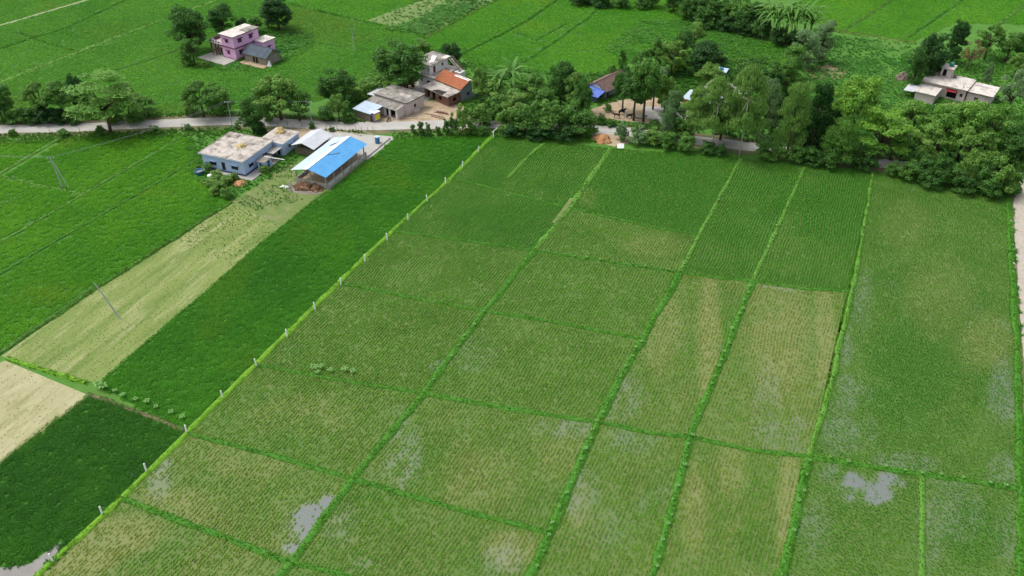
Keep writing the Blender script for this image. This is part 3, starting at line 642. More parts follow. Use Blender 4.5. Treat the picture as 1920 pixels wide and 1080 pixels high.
m_maroon = mat('maroon_trim', (.10,.03,.07), (.14,.05,.09), scale=2)
m_white_wall = mat('white_wall', (.68,.66,.65), (.78,.76,.74), scale=.9, stain=(.36,.34,.31), sscale=.5, slo=.55, shi=.8)
m_mauve_wall = mat('dusty_pink_wall', (.52,.44,.42), (.62,.54,.51), scale=.9, stain=(.33,.28,.25), sscale=.5, slo=.5, shi=.8)
m_mudwall = mat('mud_wall', (.22,.19,.155), (.32,.28,.235), scale=.9, bump=.3, stain=(.13,.11,.09), sscale=.6, slo=.5, shi=.75)
m_brick = mat('raw_brick', (.13,.065,.05), (.22,.12,.09), scale=1.6, bump=.4, stain=(.28,.23,.19), sscale=.7, slo=.52, shi=.7)
m_greywash = mat('grey_washed_wall', (.17,.20,.225), (.28,.31,.335), scale=.8, bump=.2, stain=(.08,.09,.10), sscale=.8, slo=.5, shi=.75)
m_yellow_wall = mat('ochre_wall', (.50,.30,.07), (.58,.37,.11), scale=.9, stain=(.36,.24,.10), sscale=.6, slo=.55, shi=.8)
m_tile_or = mat('orange_tiles', (.34,.115,.05), (.46,.17,.085), scale=1.6, bump=.3, stain=(.22,.085,.05), sscale=.7, slo=.5, shi=.75)
m_tile_br = mat('brown_tiles', (.12,.075,.065), (.21,.14,.12), scale=1.6, bump=.3, stain=(.30,.25,.22), sscale=.8, slo=.6, shi=.75)
m_asb = mat('slate_sheet', (.055,.075,.10), (.11,.135,.165), scale=1.2, bump=.2, stain=(.05,.06,.07), sscale=.6, slo=.5, shi=.7)
m_tin = mat('galvanised_sheet', (.44,.46,.49), (.56,.58,.61), scale=.6, rough=.45, spec=.5, stain=(.36,.36,.36), sscale=.5, slo=.55, shi=.8)
m_tinwhite = mat('white_sheet', (.38,.47,.58), (.44,.53,.63), scale=.6, rough=.45, spec=.5, stain=(.36,.41,.47), sscale=.6, slo=.6, shi=.85)
m_blue_sheet = mat('blue_sheet', (.05,.25,.52), (.075,.31,.60), scale=.7, rough=.45, spec=.4, stain=(.09,.23,.40), sscale=.9, slo=.55, shi=.8)
m_tarp = mat('blue_tarpaulin', (.06,.12,.42), (.12,.20,.55), scale=.8, rough=.5, bump=.4, bscale=2, stain=(.35,.42,.62), sscale=1.2, slo=.62, shi=.75)
m_wood = mat('grey_wood', (.12,.095,.07), (.22,.18,.135), scale=3, bump=.2)
m_bamboo = mat('pale_bamboo', (.30,.25,.17), (.42,.36,.25), scale=3)
m_cement = mat('cement_wall', (.30,.285,.255), (.40,.38,.345), scale=.9, bump=.2, stain=(.19,.18,.155), sscale=.6, slo=.5, shi=.75)
m_concpole = mat('concrete_pole', (.34,.36,.37), (.46,.48,.48), scale=2)
m_whitepaint = mat('white_paint', (.82,.82,.80), (.90,.90,.88), scale=3, stain=(.55,.55,.5), sscale=2, slo=.62, shi=.8)
m_metal = mat('grey_metal', (.25,.26,.27), (.36,.37,.38), scale=3, rough=.4, metal=.6)
m_straw = mat('straw', (.40,.30,.13), (.56,.45,.23), scale=3, bump=.8, bscale=10, stain=(.28,.20,.09), sscale=1.2, slo=.5, shi=.75)
m_manure = mat('dung', (.07,.035,.02), (.16,.08,.045), scale=2.2, bump=1.0, bscale=7, stain=(.30,.21,.12), sscale=.6, slo=.52, shi=.68)
m_redsoil = mat('red_soil', (.32,.15,.06), (.46,.25,.12), scale=1.6, bump=.7, bscale=6, stain=(.22,.10,.04), sscale=1, slo=.55, shi=.75)
m_blueplastic = mat('blue_plastic', (.02,.14,.32), (.03,.19,.40), scale=2, rough=.4, spec=.5)
m_greenplastic = mat('green_plastic', (.01,.20,.10), (.02,.27,.15), scale=2, rough=.35, spec=.5)
m_black = mat('black_rubber', (.012,.012,.013), (.025,.025,.027), scale=4, rough=.6)
m_red = mat('red_paint', (.40,.02,.03), (.50,.04,.045), scale=2, rough=.45)
m_yellow = mat('yellow_board', (.62,.55,.03), (.72,.65,.07), scale=2, rough=.5)
m_purple = mat('mauve_shutter', (.24,.21,.30), (.34,.30,.40), scale=2, rough=.5)
m_maroondoor = mat('maroon_door', (.12,.02,.025), (.18,.04,.04), scale=2)
m_bluedoor = mat('blue_door', (.03,.10,.19), (.05,.14,.25), scale=2)
m_redcloth = mat('dark_red_cloth', (.22,.02,.03), (.32,.04,.05), scale=3)

def wall(parent, m, p0, p1, z0, z1, ops=(), th=.24, shade=None, pane=None, frame=None, doorm=None):
    """a wall with real openings; p0->p1 has the outside on its right. ops: (a0,a1,b0,b1,kind) with kind w/d/o"""
    p0 = Vector((*p0, 0)); p1 = Vector((*p1, 0)); L_ = (p1-p0).length; d = (p1-p0)/L_; out = Vector((d.y, -d.x, 0))
    xs = sorted({0, L_, *[o[0] for o in ops], *[o[1] for o in ops]}); zs = sorted({z0, z1, *[o[2] for o in ops], *[o[3] for o in ops]})
    def solid(i, j):
        if i < 0 or j < 0 or i >= len(xs)-1 or j >= len(zs)-1: return False
        cx, cz = (xs[i]+xs[i+1])/2, (zs[j]+zs[j+1])/2
        return not any(o[0] < cx < o[1] and o[2] < cz < o[3] for o in ops)
    mb = MB(); P = lambda a, z, q: tuple(p0+d*a-out*(th*q)+Vector((0, 0, z)))
    for i in range(len(xs)-1):
        for j in range(len(zs)-1):
            if not solid(i, j): continue
            a0, a1, b0, b1 = xs[i], xs[i+1], zs[j], zs[j+1]
            mb.add([P(a0,b0,0),P(a1,b0,0),P(a1,b1,0),P(a0,b1,0)], [(0,1,2,3)]); mb.add([P(a0,b0,1),P(a1,b0,1),P(a1,b1,1),P(a0,b1,1)], [(3,2,1,0)])
            for di, dj, e in ((-1,0,((a0,b0),(a0,b1))),(1,0,((a1,b1),(a1,b0))),(0,-1,((a1,b0),(a0,b0))),(0,1,((a0,b1),(a1,b1)))):
                if not solid(i+di, j+dj): (u0, w0), (u1, w1) = e; mb.add([P(u0,w0,0),P(u1,w1,0),P(u1,w1,1),P(u0,w0,1)], [(0,1,2,3)])
    me = bpy.data.meshes.new('wall'); me.from_pydata(mb.v, [], mb.f); bm = bmesh.new(); bm.from_mesh(me)
    bmesh.ops.remove_doubles(bm, verts=bm.verts, dist=.0005); bmesh.ops.recalc_face_normals(bm, faces=bm.faces); bm.to_mesh(me); bm.free()
    me.materials.append(m); o = bpy.data.objects.new('wall', me); COL.objects.link(o); o.parent = parent
    def lb(mbx, a0, a1, z0_, z1_, q0, q1):
        vs = [P(a, z, q) for z in (z0_, z1_) for q in (q0, q1) for a in (a0, a1)]
        mbx.add(vs, [(0,1,3,2),(4,6,7,5),(0,4,5,1),(1,5,7,3),(3,7,6,2),(2,6,4,0)])
    for a0, a1, b0, b1, k in ops:
        if k == 'w':
            f = MB(); t = .07
            lb(f, a0, a1, b0, b0+t, .25, .55); lb(f, a0, a1, b1-t, b1, .25, .55); lb(f, a0, a0+t, b0+t, b1-t, .25, .55); lb(f, a1-t, a1, b0+t, b1-t, .25, .55)
            c = (a0+a1)/2; lb(f, c-.03, c+.03, b0+t, b1-t, .25, .55)
            wo_ = f.build('window', frame or m_frame, parent)
            g = MB(); lb(g, a0+t, c-.03, b0+t, b1-t, .38, .46); g.build('pane', pane or m_glass, wo_)
            g = MB(); lb(g, c+.03, a1-t, b0+t, b1-t, .38, .46); g.build('pane', pane or m_glass, wo_)
            if shade: s_ = MB(); lb(s_, a0-.25, a1+.25, b1+.06, b1+.15, -2.2, -.0); s_.build('sunshade', shade, parent)
        elif k == 'd':
            f = MB(); t = .06; lb(f, a0, a0+t, b0, b1, .2, .7); lb(f, a1-t, a1, b0, b1, .2, .7); lb(f, a0+t, a1-t, b1-t, b1, .2, .7)
            f.build('door_frame', frame or m_frame, parent)
            g = MB(); lb(g, a0+t, a1-t, b0+.01, b1-t, .5, .68); do = g.build('door', doorm or m_dark, parent)
            h = MB(); lb(h, a1-t-.16, a1-t-.08, b0+1.0, b0+1.1, .3, .5); h.build('handle', m_metal, do)
    return o
def block(parent, m, u0, u1, v0, v1, z0, z1, f=(), r=(), b=(), l=(), **kw):
    th = kw.get('th', .24)
    wall(parent, m, (u0, v0), (u1, v0), z0, z1, f, **kw); wall(parent, m, (u1, v0+th), (u1, v1-th), z0, z1, r, **kw)
    wall(parent, m, (u1, v1), (u0, v1), z0, z1, b, **kw); wall(parent, m, (u0, v1-th), (u0, v0+th), z0, z1, l, **kw)
def slab_roof(parent, m, u0, u1, v0, v1, z, th=.16, name='roof', edge=None):
    o = MB().box(u0, u1, v0, v1, z, z+th).build(name, m, parent)
    if edge:
        e = MB(); e.box(u0-.04, u1+.04, v0-.04, v0-.002, z-.03, z+th-.03); e.box(u1+.002, u1+.04, v0, v1, z-.03, z+th-.03); e.box(u0-.04, u0-.002, v0, v1, z-.03, z+th-.03); e.box(u0-.04, u1+.04, v1+.002, v1+.04, z-.03, z+th-.03)
        e.build('roof_edge', edge, o)
    return o
def kerb(parent, m, u0, u1, v0, v1, z, h=.22, t=.15, name='parapet'):
    e = MB(); e.box(u0, u1, v0, v0+t, z, z+h); e.box(u0, u1, v1-t, v1, z, z+h); e.box(u0, u0+t, v0+t, v1-t, z, z+h); e.box(u1-t, u1, v0+t, v1-t, z, z+h)
    return e.build(name, m, parent)
def tiled(mb, a, b, c, d, rows, cols, lift=.07):
    """courses of half-round tiles between the eave a-b and the ridge d-c"""
    a, b, c, d = map(Vector, (a, b, c, d)); nrm = (b-a).cross(d-a).normalized()
    for j in range(rows):
        t0, t1 = j/rows, (j+1.12)/rows; e0, e1 = a.lerp(d, t0), b.lerp(c, t0); r0, r1 = a.lerp(d, min(1, t1)), b.lerp(c, min(1, t1)); vs = []; fs = []
        m_ = cols*2
        for i in range(m_+1):
            s_ = i/m_; h = .09 if i % 2 else 0.0; jig = random.uniform(-.015, .015)
            vs += [e0.lerp(e1, s_)+nrm*(lift+h+jig), r0.lerp(r1, s_)+nrm*(h+jig+.01)]
        for i in range(m_): fs.append((i*2, i*2+2, i*2+3, i*2+1))
        mb.add(vs, fs)

# ------------------------------------------------------------------ pale blue farmhouse
R = math.radians
h = thing('blue_farmhouse', 'pale blue flat-roofed farmhouse with straw heaps drying on its roof', 'house', (-74.8, 188.8, 0), R(-22))
MB().box(-.35, 12.35, -.35, 11.85, 0, .32).build('plinth', m_plinth, h)
MB().box(-.6, 14.6, -1.6, -.37, 0, .14).build('apron', m_road, h); MB().box(12.37, 14.9, -1.6, 9.8, 0, .15).build('apron', m_road, h)
block(h, m_blue_wall, 0, 12, 0, 11.5, .32, 3.85, shade=m_blue_wall,
      f=[(1.9,3.9,1.15,2.35,'w'),(5.4,6.5,.35,2.5,'d'),(8.2,10.2,1.15,2.35,'w')], r=[(1.6,3.4,1.2,2.45,'w'),(7.3,9.0,1.3,2.5,'w')], doorm=m_dark)
slab_roof(h, m_roofcon, -.55, 12.5, -.55, 12.0, 3.85, .16, edge=m_blue_wall)
kerb(h, m_roofcon, -.5, 12.45, -.5, 11.95, 4.012, .10, .12)
MB().box(0.2, 3.2, 9.5, 11.2, 4.02, 4.22).build('roof_step', m_roofcon, h)
block(h, m_blue_wall, 8.4, 14.7, 12.1, 19.2, .1, 3.3, shade=m_blue_wall, r=[(2.2,3.5,1.2,2.3,'w')], f=[(4.4,5.4,.15,2.2,'d')])
slab_roof(h, m_roofcon, 8.0, 15.0, 12.02, 19.5, 3.3, .15, name='annex_roof', edge=m_blue_wall)
MB().box(12.9, 15.1, 3.6, 6.9, .0, .18).build('washroom_floor', m_road, h)
block(h, m_blue_wall, 13.0, 15.0, 3.8, 6.8, .18, 2.35, f=[(.5,1.2,.7,2.0,'d')], r=[(1.0,1.9,.2,2.1,'d')], doorm=m_bluedoor, th=.18)
slab_roof(h, m_roofgrey, 12.75, 15.3, 3.5, 7.1, 2.35, .12, name='washroom_roof')
MB().tube([(13.6,6.0,2.62),(18.2,7.6,1.9)], .11, 6).build('pipe', m_whitepaint, h)
MB().box(12.1, 14.6, 8.3, 11.9, 2.35, 2.47).build('porch_roof', m_cement, h)

def heap(name, label, cat, loc, r, hh, m, seed=0, group=None, n=26, squash=1.0, rz=0.0, rough=.35):
    bm = bmesh.new(); bmesh.ops.create_icosphere(bm, subdivisions=4, radius=1.0); rnd = Vector((seed*3.1, seed*1.7, 0))
    for v in bm.verts:
        k = 1+rough*(mnoise.noise(v.co*1.8+rnd)+.5*mnoise.noise(v.co*4.5+rnd)); q = v.co*k
        z = max(0, q.z); fl = 1-.35*z; v.co = Vector((q.x*r*fl, q.y*r*squash*fl, (z**1.15)*hh if z > 0 else -.05))
    me = bpy.data.meshes.new(name); bm.to_mesh(me); bm.free(); me.materials.append(m)
    for p in me.polygons: p.use_smooth = True
    o = bpy.data.objects.new(name, me); COL.objects.link(o); o.location = loc; o.rotation_euler.z = rz
    return tag(o, label, cat, group)
def hl(u, v, z, ob):       # local -> world for a thing
    c, s = math.cos(ob.rotation_euler.z), math.sin(ob.rotation_euler.z); return (ob.location.x+u*c-v*s, ob.location.y+u*s+v*c, ob.location.z+z)
heap('straw_heap', 'loose straw heap in the middle of the larger farmhouse roof', 'straw', hl(7.0, 6.3, 4.01, h), 1.25, .8, m_straw, 1)
heap('straw_heap', 'taller straw heap on the smaller annex roof by the road', 'straw', hl(10.6, 17.6, 3.45, h), 1.35, 1.3, m_straw, 2)
# ------------------------------------------------------------------ firewood hut with tin roof
t_ = thing('firewood_hut', 'open wooden hut with pale tin gable roof and stacked firewood', 'shed', (-54.3, 195.7, 0), R(-22))
for u in (.3, 5.6):
    for v in (.3, 4.0, 7.6): MB().tube([(u, v, 0), (u, v, 2.6)], .09, 7).build('post', m_wood, t_)
for v in (.3, 7.6): MB().tube([(2.95, v, 0), (2.95, v, 3.7)], .09, 7).build('post', m_wood, t_)
for u in (.3, 5.6): MB().tube([(u, .1, 2.6), (u, 7.8, 2.6)], .07, 6).build('beam', m_wood, t_)
MB().corr((-.4,-.5,2.55), (-.4,8.4,2.55), (2.95,8.4,3.75), (2.95,-.5,3.75), 26, .03).build('roof_sheet', m_tin, t_)
MB().corr((6.3,8.4,2.55), (6.3,-.5,2.55), (2.95,-.5,3.75), (2.95,8.4,3.75), 26, .03).build('roof_sheet', m_tin, t_)
for k in range(7): MB().tube([(.3, .25, .3+.3*k), (5.6, .25, .28+.3*k)], .05, 5).build('rail', m_bamboo if k % 2 else m_wood, t_)
for k in range(6): MB().tube([(5.65, .3, .35+.36*k), (5.65, 7.6, .33+.36*k)], .05, 5).build('rail', m_bamboo if k % 2 else m_wood, t_)
MB().box(.45, 5.4, .5, 7.4, .0, 1.5).build('firewood_core', m_wood, t_)
random.seed(12); mb = MB()
for k in range(60):
    x = random.uniform(.5, 5.3); z = 1.5+random.uniform(0, .35); y = random.uniform(.5, 3); a = random.uniform(-.2, .2)
    mb.tube([(x, y, z), (x+a, y+random.uniform(1.5, 3.5), z+random.uniform(-.05, .1))], random.uniform(.03, .06), 5)
mb.build('firewood', m_wood, t_)['kind'] = 'stuff'
# ------------------------------------------------------------------ cattle shed
s = thing('cattle_shed', 'long open cattle shed with bright blue and white sheet roof', 'shed', (-51.1, 181.5, 0), R(-23))
U, V = 8.6, 17.6
MB().box(.05, U-.05, .05, V, 0, .08).build('floor', m_earth, s)
for v in np.linspace(.25, V-.3, 6):
    for u in (.25, U-.25): MB().box(u-.11, u+.11, v-.11, v+.11, .08, 3.32).build('post', m_cement, s)
for v in (.25, V/2, V-.3):
    MB().box(U/2-.11, U/2+.11, v-.11, v+.11, .08, 4.3).build('post', m_cement, s)
    MB().tube([(.1, v, 3.3), (U/2, v, 4.4), (U-.1, v, 3.3)], .06, 6).build('rafter', m_metal, s)
for u, z in ((.3, 3.36), (U-.3, 3.36), (U*.28, 3.85), (U*.72, 3.85)): MB().tube([(u, -.3, z), (u, V+.3, z)], .05, 6).build('purlin', m_metal, s)
a = MB().corr((U+.55,V+.5,3.3), (U+.55,-.6,3.3), (U/2,-.6,4.5), (U/2,V+.5,4.5), 60, .03); a.build('roof_sheet', m_blue_sheet, s)['label'] = 'bright blue roof slope'
a = MB().corr((-.55,-.6,3.3), (-.55,V+.5,3.3), (U/2,V+.5,4.5), (U/2,-.6,4.5), 60, .03); a.build('roof_sheet', m_tinwhite, s)['label'] = 'white roof slope'
MB().slab([(U/2-1.15,-.62,4.27),(U/2+.08,-.62,4.585),(U/2+.08,V+.52,4.585),(U/2-1.15,V+.52,4.27)], .025).build('ridge_cap', m_whitepaint, s)
for p in ([(6.3,10.2,4.07),(4.6,7.4,4.56)], [(2.0,13.0,4.12),(3.6,14.6,4.5)], [(2.0,12.4,4.12),(3.2,13.6,4.45)]): MB().tube(p, .07, 5).build('loose_pole', m_metal, s)
MB().box(U-.02, U+.16, 0, V+.2, 0, 1.25).build('side_wall', m_cement, s)
for k in range(5): MB().box(U+.17, U+.24, .5+3.4*k, 3.3+3.4*k, .12, 1.12).build('wall_panel', m_roofpale, s)
MB().box(-.16, .02, 0, V*.45, 0, .9).build('side_wall', m_cement, s)
MB().box(0, 1.6, -.02, .16, 0, 1.1).build('front_wall', m_cement, s)
def tri(name, q, y, th, m): MB().add([(x, y, z) for x, z in q]+[(x, y+th, z) for x, z in q], [(0,1,2),(5,4,3),(0,3,4,1),(1,4,5,2),(2,5,3,0)]).build(name, m, s)
tri('front_wall', [(1.6,1.1),(5.4,1.1),(4.2,.0)], -.02, .16, m_cement); tri('front_wall', [(5.4,1.1),(8.6,1.1),(8.6,.0)], -.02, .16, m_cement)
MB().tube([(.05, .07, 1.15), (U+.1, .07, 1.15)], .09, 6).build('front_rail', m_bamboo, s)
MB().tube([(.1, .3, 1.2), (.1, 2.4, 3.1)], .05, 5).build('brace', m_wood, s)
MB().box(U+.5, U+.68, -.6, V+11.2, 0, .32).build('kerb', m_cement, s)
heap('dung_heap', 'dark brown dung and straw heap spilling from the front of the blue-roofed shed', 'manure', hl(3.2, -1.6, 0, s), 2.6, 1.25, m_manure, 4, squash=.75, rz=R(-23))
heap('dung_heap', 'smaller dark dung pile against the corner of the cattle shed wall', 'manure', hl(6.6, -1.3, 0, s), 1.6, 1.2, m_manure, 6, squash=.8, rz=R(-23))
sheet('trampled_mud', [hl(*p, 0, s)[:2] for p in ((-.6,-.5),(-1.2,-3.2),(1.5,-4.6),(5.5,-4.4),(8.4,-2.8),(8.2,-.3))], .016, m_mud, px=False)
# ------------------------------------------------------------------ pink two-storey house
h = thing('pink_house', 'two-storey bright pink house with maroon trim and porch', 'house', (-89.5, 261.45, 0), R(-33))
pk = dict(shade=m_maroon, pane=m_maroon, frame=m_maroon)
block(h, m_pink, 0, 5.6, 0, 10.2, .2, 3.6, f=[(1.9,3.1,1.3,2.5,'w')], r=[(1.4,2.7,1.3,2.6,'w')], **pk)
MB().box(-.3, 5.95, -.3, 10.4, 3.6, 3.78).build('floor_slab', m_maroon, h)
block(h, m_pink, 0, 5.6, 0, 10.2, 3.78, 7.25, f=[(1.8,3.2,4.9,6.1,'w')], r=[(1.5,3.1,4.9,6.2,'w'),(6.0,7.5,4.9,6.2,'w')], **pk)
slab_roof(h, m_roofpale, -.4, 6.0, -.4, 10.6, 7.25, .16, edge=m_maroon)
MB().box(2.8, 5.9, 5.2, 10.5, 7.412, 7.50).build('roof_patch', m_roofgrey, h)
MB().box(-5.4, -.31, -.2, 6.2, 3.5, 3.7).build('porch_roof', m_maroon, h); MB().box(-5.3, -.32, -.1, 6.1, 3.704, 3.72).build('porch_deck', m_roofpale, h)
for u in (-5.2, -3.35, -1.95): MB().box(u-.16, u+.16, -.05, .27, .24, 3.5).build('column', m_brick, h)
for u in (-5.3, -4.1, -2.9, -1.7, -.6): MB().box(u-.22, u+.22, -.15, .15, 3.73, 4.75).build('baluster', m_white_wall if u > -5 else m_cement, h)
MB().box(-5.45, -.4, -.12, .12, 4.2, 4.5).build('railing', m_maroon, h); MB().box(-5.5, -5.3, .2, 6.1, 3.73, 4.6).build('railing', m_maroon, h)
wall(h, m_mauve_wall, (-5.3, .32), (-.25, .32), .24, 3.5, [(.5,1.7,.25,2.6,'o'),(2.2,3.2,.25,2.6,'o'),(3.6,4.7,.25,2.6,'o')], th=.15)
MB().box(-5.3, -.05, 1.6, 1.75, .24, 3.5).build('porch_shade_panel', m_maroon, h)  # dark maroon panel stands in for the shade inside the porch
MB().box(-6.0, 5.7, -5.2, -.31, 0, .22).build('terrace', m_road, h); MB().box(-5.6, -.05, -.30, 3.19, 0, .24).build('porch_floor', m_road, h)
MB().box(-4.2, -2.4, -1.2, -.6, .22, .62).build('step', m_cement, h)
block(h, m_pink, 5.7, 9.6, 7.9, 12.6, .1, 4.1, r=[(1.4,2.4,1.2,2.3,'w')], **pk)
slab_roof(h, m_roofpale, 5.62, 10.0, 7.6, 12.9, 4.1, .14, name='extension_roof')
MB().lathe([(.0, 0), (.42, .0), (.45, .6), (.3, .85), (.12, .9)], 12, (-5.6, 1.4, 3.73)).build('water_pot', m_concpole, h)
g = thing('sheet_roofed_mud_house', 'low mud-walled house with blue-grey sheet roof beside the pink house', 'house', (-82.0, 258.0, 0), R(-30))
block(g, m_mudwall, 0, 8.8, 0, 6.0, .0, 2.75, f=[(3.3,4.1,.1,2.1,'o'),(4.4,5.3,.1,2.1,'o')], th=.35)
MB().box(3.4, 5.2, .9, 1.0, .1, 2.1).build('interior_shade', m_dark, g)  # near-black panel stands in for the unlit room behind the doorways
MB().add([(8.6,.02,2.75),(8.6,5.98,2.75),(8.6,3,4.35),(8.3,.02,2.75),(8.3,5.98,2.75),(8.3,3,4.35)], [(0,1,2),(5,4,3),(0,3,4,1),(1,4,5,2),(2,5,3,0)]).build('gable', m_mudwall, g)
MB().add([(.3,.02,2.75),(.3,5.98,2.75),(.3,3,4.35),(.02,.02,2.75),(.02,5.98,2.75),(.02,3,4.35)], [(0,1,2),(5,4,3),(0,3,4,1),(1,4,5,2),(2,5,3,0)]).build('gable', m_mudwall, g)
for j in range(2):
    for i in range(7):
        z0, z1 = 2.55+.95*j, 3.5+1.0*j+.0; y0, y1 = -.55+1.78*j, 1.24+1.78*j; x0 = -.5+1.4*i
        MB().corr((x0,y0,z0+.05*(1-j)+.03*(i % 2)), (x0+1.42,y0,z0+.05*(1-j)+.03*(i % 2)), (x0+1.42,y1+.1,z1+.02+.03*(i % 2)), (x0,y1+.1,z1+.02+.03*(i % 2)), 5, .04).build('roof_sheet', m_asb, g)
        MB().corr((x0+1.42,6.0-y0,z0+.05*(1-j)+.03*(i % 2)), (x0,6.0-y0,z0+.05*(1-j)+.03*(i % 2)), (x0,6.0-y1-.1,z1+.02+.03*(i % 2)), (x0+1.42,6.0-y1-.1,z1+.02+.03*(i % 2)), 5, .04).build('roof_sheet', m_asb, g)
MB().tube([(-.5,3,4.56),(9.3,3,4.56)], .13, 7).build('ridge', m_asb, g)
MB().box(-.4, 9.4, -2.4, -.02, 0, .25).build('mud_terrace', m_earth, g)
heap('white_sack_pile', 'white sacks heaped at the gable end of the mud house', 'sacks', hl(9.6, .3, 0, g), .7, 1.5, m_whitepaint, 9)
# ------------------------------------------------------------------ roadside homestead
h = thing('white_house', 'white house with an upper room, overhanging grey roof and outside stair', 'house', (-27.1, 239.5, 0), R(-38))
block(h, m_white_wall, 0, 6.8, 0, 9.8, 0, 3.45, f=[(.9,1.7,1.5,2.5,'w'),(3.4,4.5,.6,2.3,'o')], l=[(2,3,1.3,2.4,'w')])
MB().box(3.5, 4.4, .5, .6, .6, 2.3).build('interior_shade', m_dark, h)  # shade of the room put in as a near-black panel
slab_roof(h, m_roofcon, -.3, 7.1, -.3, 10.1, 3.45, .15, name='terrace_roof')
MB().box(-.35, 3.6, -.35, -.02, 3.2, 3.42).build('ledge', m_cement, h)
block(h, m_white_wall, .1, 3.8, 1.0, 8.8, 3.6, 6.55, f=[(.3,.8,4.6,5.6,'w'),(3.0,3.35,4.5,5.4,'w')], r=[(1.2,2.2,3.65,5.7,'d'),(4.8,5.6,4.7,5.6,'w')], doorm=m_maroondoor)
slab_roof(h, m_roofgrey, -2.6, 4.6, .3, 9.6, 6.55, .16, name='upper_roof')
MB().add([(x, y, 6.72) for x, y in ((-.3,6.6),(.9,7.2),(3.2,3.6),(2.6,2.0),(1.6,4.0))], [(0,1,2,3,4)]).build('roof_patch', m_whitepaint, h)
MB().box(2.8, 4.5, 6.9, 9.5, 6.712, 6.80).build('roof_patch', m_roofpale, h)
for v in (1.0, 8.6): MB().box(-2.3, -2.05, v, v+.25, 0, 6.55).build('column', m_white_wall, h)
for k in range(13):
    v = 9.3-.0*k; u = 4.75+.32*k; z = 6.3-.235*k
    MB().box(u, u+.34, 8.2, 9.5, z-.1, z).build('step', m_roofpale, h)
for v in (8.14, 9.52): MB().slab([(4.7,v,6.95),(4.7,v+.1,6.95),(9.0,v+.1,3.75),(9.0,v,3.75)], .28).build('stair_side', m_wood, h)
MB().box(7.15, 9.4, 7.6, 10.0, 0, 3.4).build('stair_base', m_white_wall, h)

g = thing('tiled_brick_house', 'brick house with orange tiled roof, concrete veranda and rough dark brick front', 'house', (-25.1, 231.2, 0), R(-45))
block(g, m_brick, .3, 10.4, .4, 5.0, 0, 3.1, f=[(1.0,2.2,.05,2.2,'o'),(3.2,4.6,.05,2.3,'o'),(6.0,7.1,.9,2.1,'o')], r=[(1.5,2.6,1.0,2.1,'o')])
MB().box(.7, 8, 1.6, 1.7, .05, 2.8).build('interior_shade', m_dark, g)  # dark sheet stands for the shade inside the brick front
MB().slab([(-.2,-.3,3.1),(10.8,-.3,3.05),(10.8,5.0,3.4),(-.2,5.0,3.45)], .16).build('veranda_roof', m_roofcon, g)
MB().slab([(4.3,-.28,3.16),(8.6,-.28,3.13),(8.2,1.7,3.28),(5.2,1.2,3.26)], .05).build('roof_debris', m_dark, g)
block(g, m_greywash, .2, 10.5, 5.05, 11.0, 0, 3.75, r=[(2.0,2.9,1.2,2.2,'w')])
for u in (10.2, .25): MB().add([(u,5.07,3.75),(u,10.98,3.75),(u,8.0,5.35),(u+.25,5.07,3.75),(u+.25,10.98,3.75),(u+.25,8.0,5.35)], [(0,1,2),(5,4,3),(0,3,4,1),(1,4,5,2),(2,5,3,0)]).build('gable', m_greywash, g)
mb = MB(); random.seed(2); tiled(mb, (-.2,4.6,3.7), (10.9,4.6,3.7), (10.9,8.0,5.5), (-.2,8.0,5.5), 8, 26); mb.build('roof_tiles', m_tile_or, g)['kind'] = 'stuff'
MB().slab([(-.2,4.7,3.62),(10.9,4.7,3.62),(10.9,8.0,5.42),(-.2,8.0,5.42)], .06).build('roof_boards', m_wood, g)
mb = MB(); tiled(mb, (10.9,11.4,3.7), (-.2,11.4,3.7), (-.2,8.0,5.5), (10.9,8.0,5.5), 8, 26); o = mb.build('roof_tiles', m_tile_or, g); o['kind'] = 'stuff'
MB().tube([(-.2,8.0,5.58),(10.9,8.0,5.58)], .16, 7).build('ridge_tiles', m_tile_or, g)
MB().slab([(5.2,8.15,5.62),(10.95,8.2,5.60),(10.95,9.6,5.05),(5.6,9.2,5.12)], .05).build('tarpaulin', m_whitepaint, g)
MB().slab([(5.0,7.55,5.45),(10.95,7.7,5.50),(10.95,8.12,5.78),(5.3,8.1,5.76)], .05).build('tarpaulin', m_whitepaint, g)

b = thing('long_roadside_building', 'long low building with two stepped grey concrete roofs near the road', 'building', (-37.7, 224.4, 0), R(-34.5))
block(b, m_mauve_wall, 0, 11.2, 0, 7.4, 0, 3.6, r=[(3.0,4.0,1.2,2.2,'o')])
slab_roof(b, m_roofgrey, -.3, 11.6, -.15, 7.8, 3.6, .18, name='upper_roof', edge=m_dark)
for k, p in enumerate(((1,1.2,2.5,2.5),(6,3.2,9.5,4.6),(3.5,5,5,7))): MB().box(p[0], p[2], p[1], p[3], 3.785, 3.80+.01*k).build('roof_patch', m_roofcon, b)
wall(b, m_mauve_wall, (10.7, -3.0), (10.7, -.02), 0, 2.75, th=.24)
wall(b, m_white_wall, (5.6, -3.0), (10.45, -3.0), 0, 2.7, [(.9,1.9,.05,2.2,'o'),(2.5,4.3,.05,2.3,'o')])
wall(b, m_white_wall, (0, -3.0), (5.3, -3.0), 0, 2.7, [(1.5,2.5,.05,2.2,'o')])
MB().box(.2, 10.4, -1.4, -1.3, 0, 2.7).build('interior_shade', m_dark, b)  # near-black sheet paints the shade behind the front openings
MB().slab([(-.3,-3.6,2.75),(10.9,-3.6,2.75),(10.9,-.2,3.15),(-.3,-.2,3.15)], .14).build('lower_roof', m_roofgrey, b)
MB().corr((-3.6,.6,2.5), (-.35,.6,2.7), (-.35,6.6,3.0), (-3.6,6.6,2.8), 9, .04).build('side_roof', m_tin, b)
for u, v in ((-3.4,.8), (-3.4,6.3)): MB().tube([(u,v,0),(u,v,2.55)], .08, 6).build('post', m_wood, b)
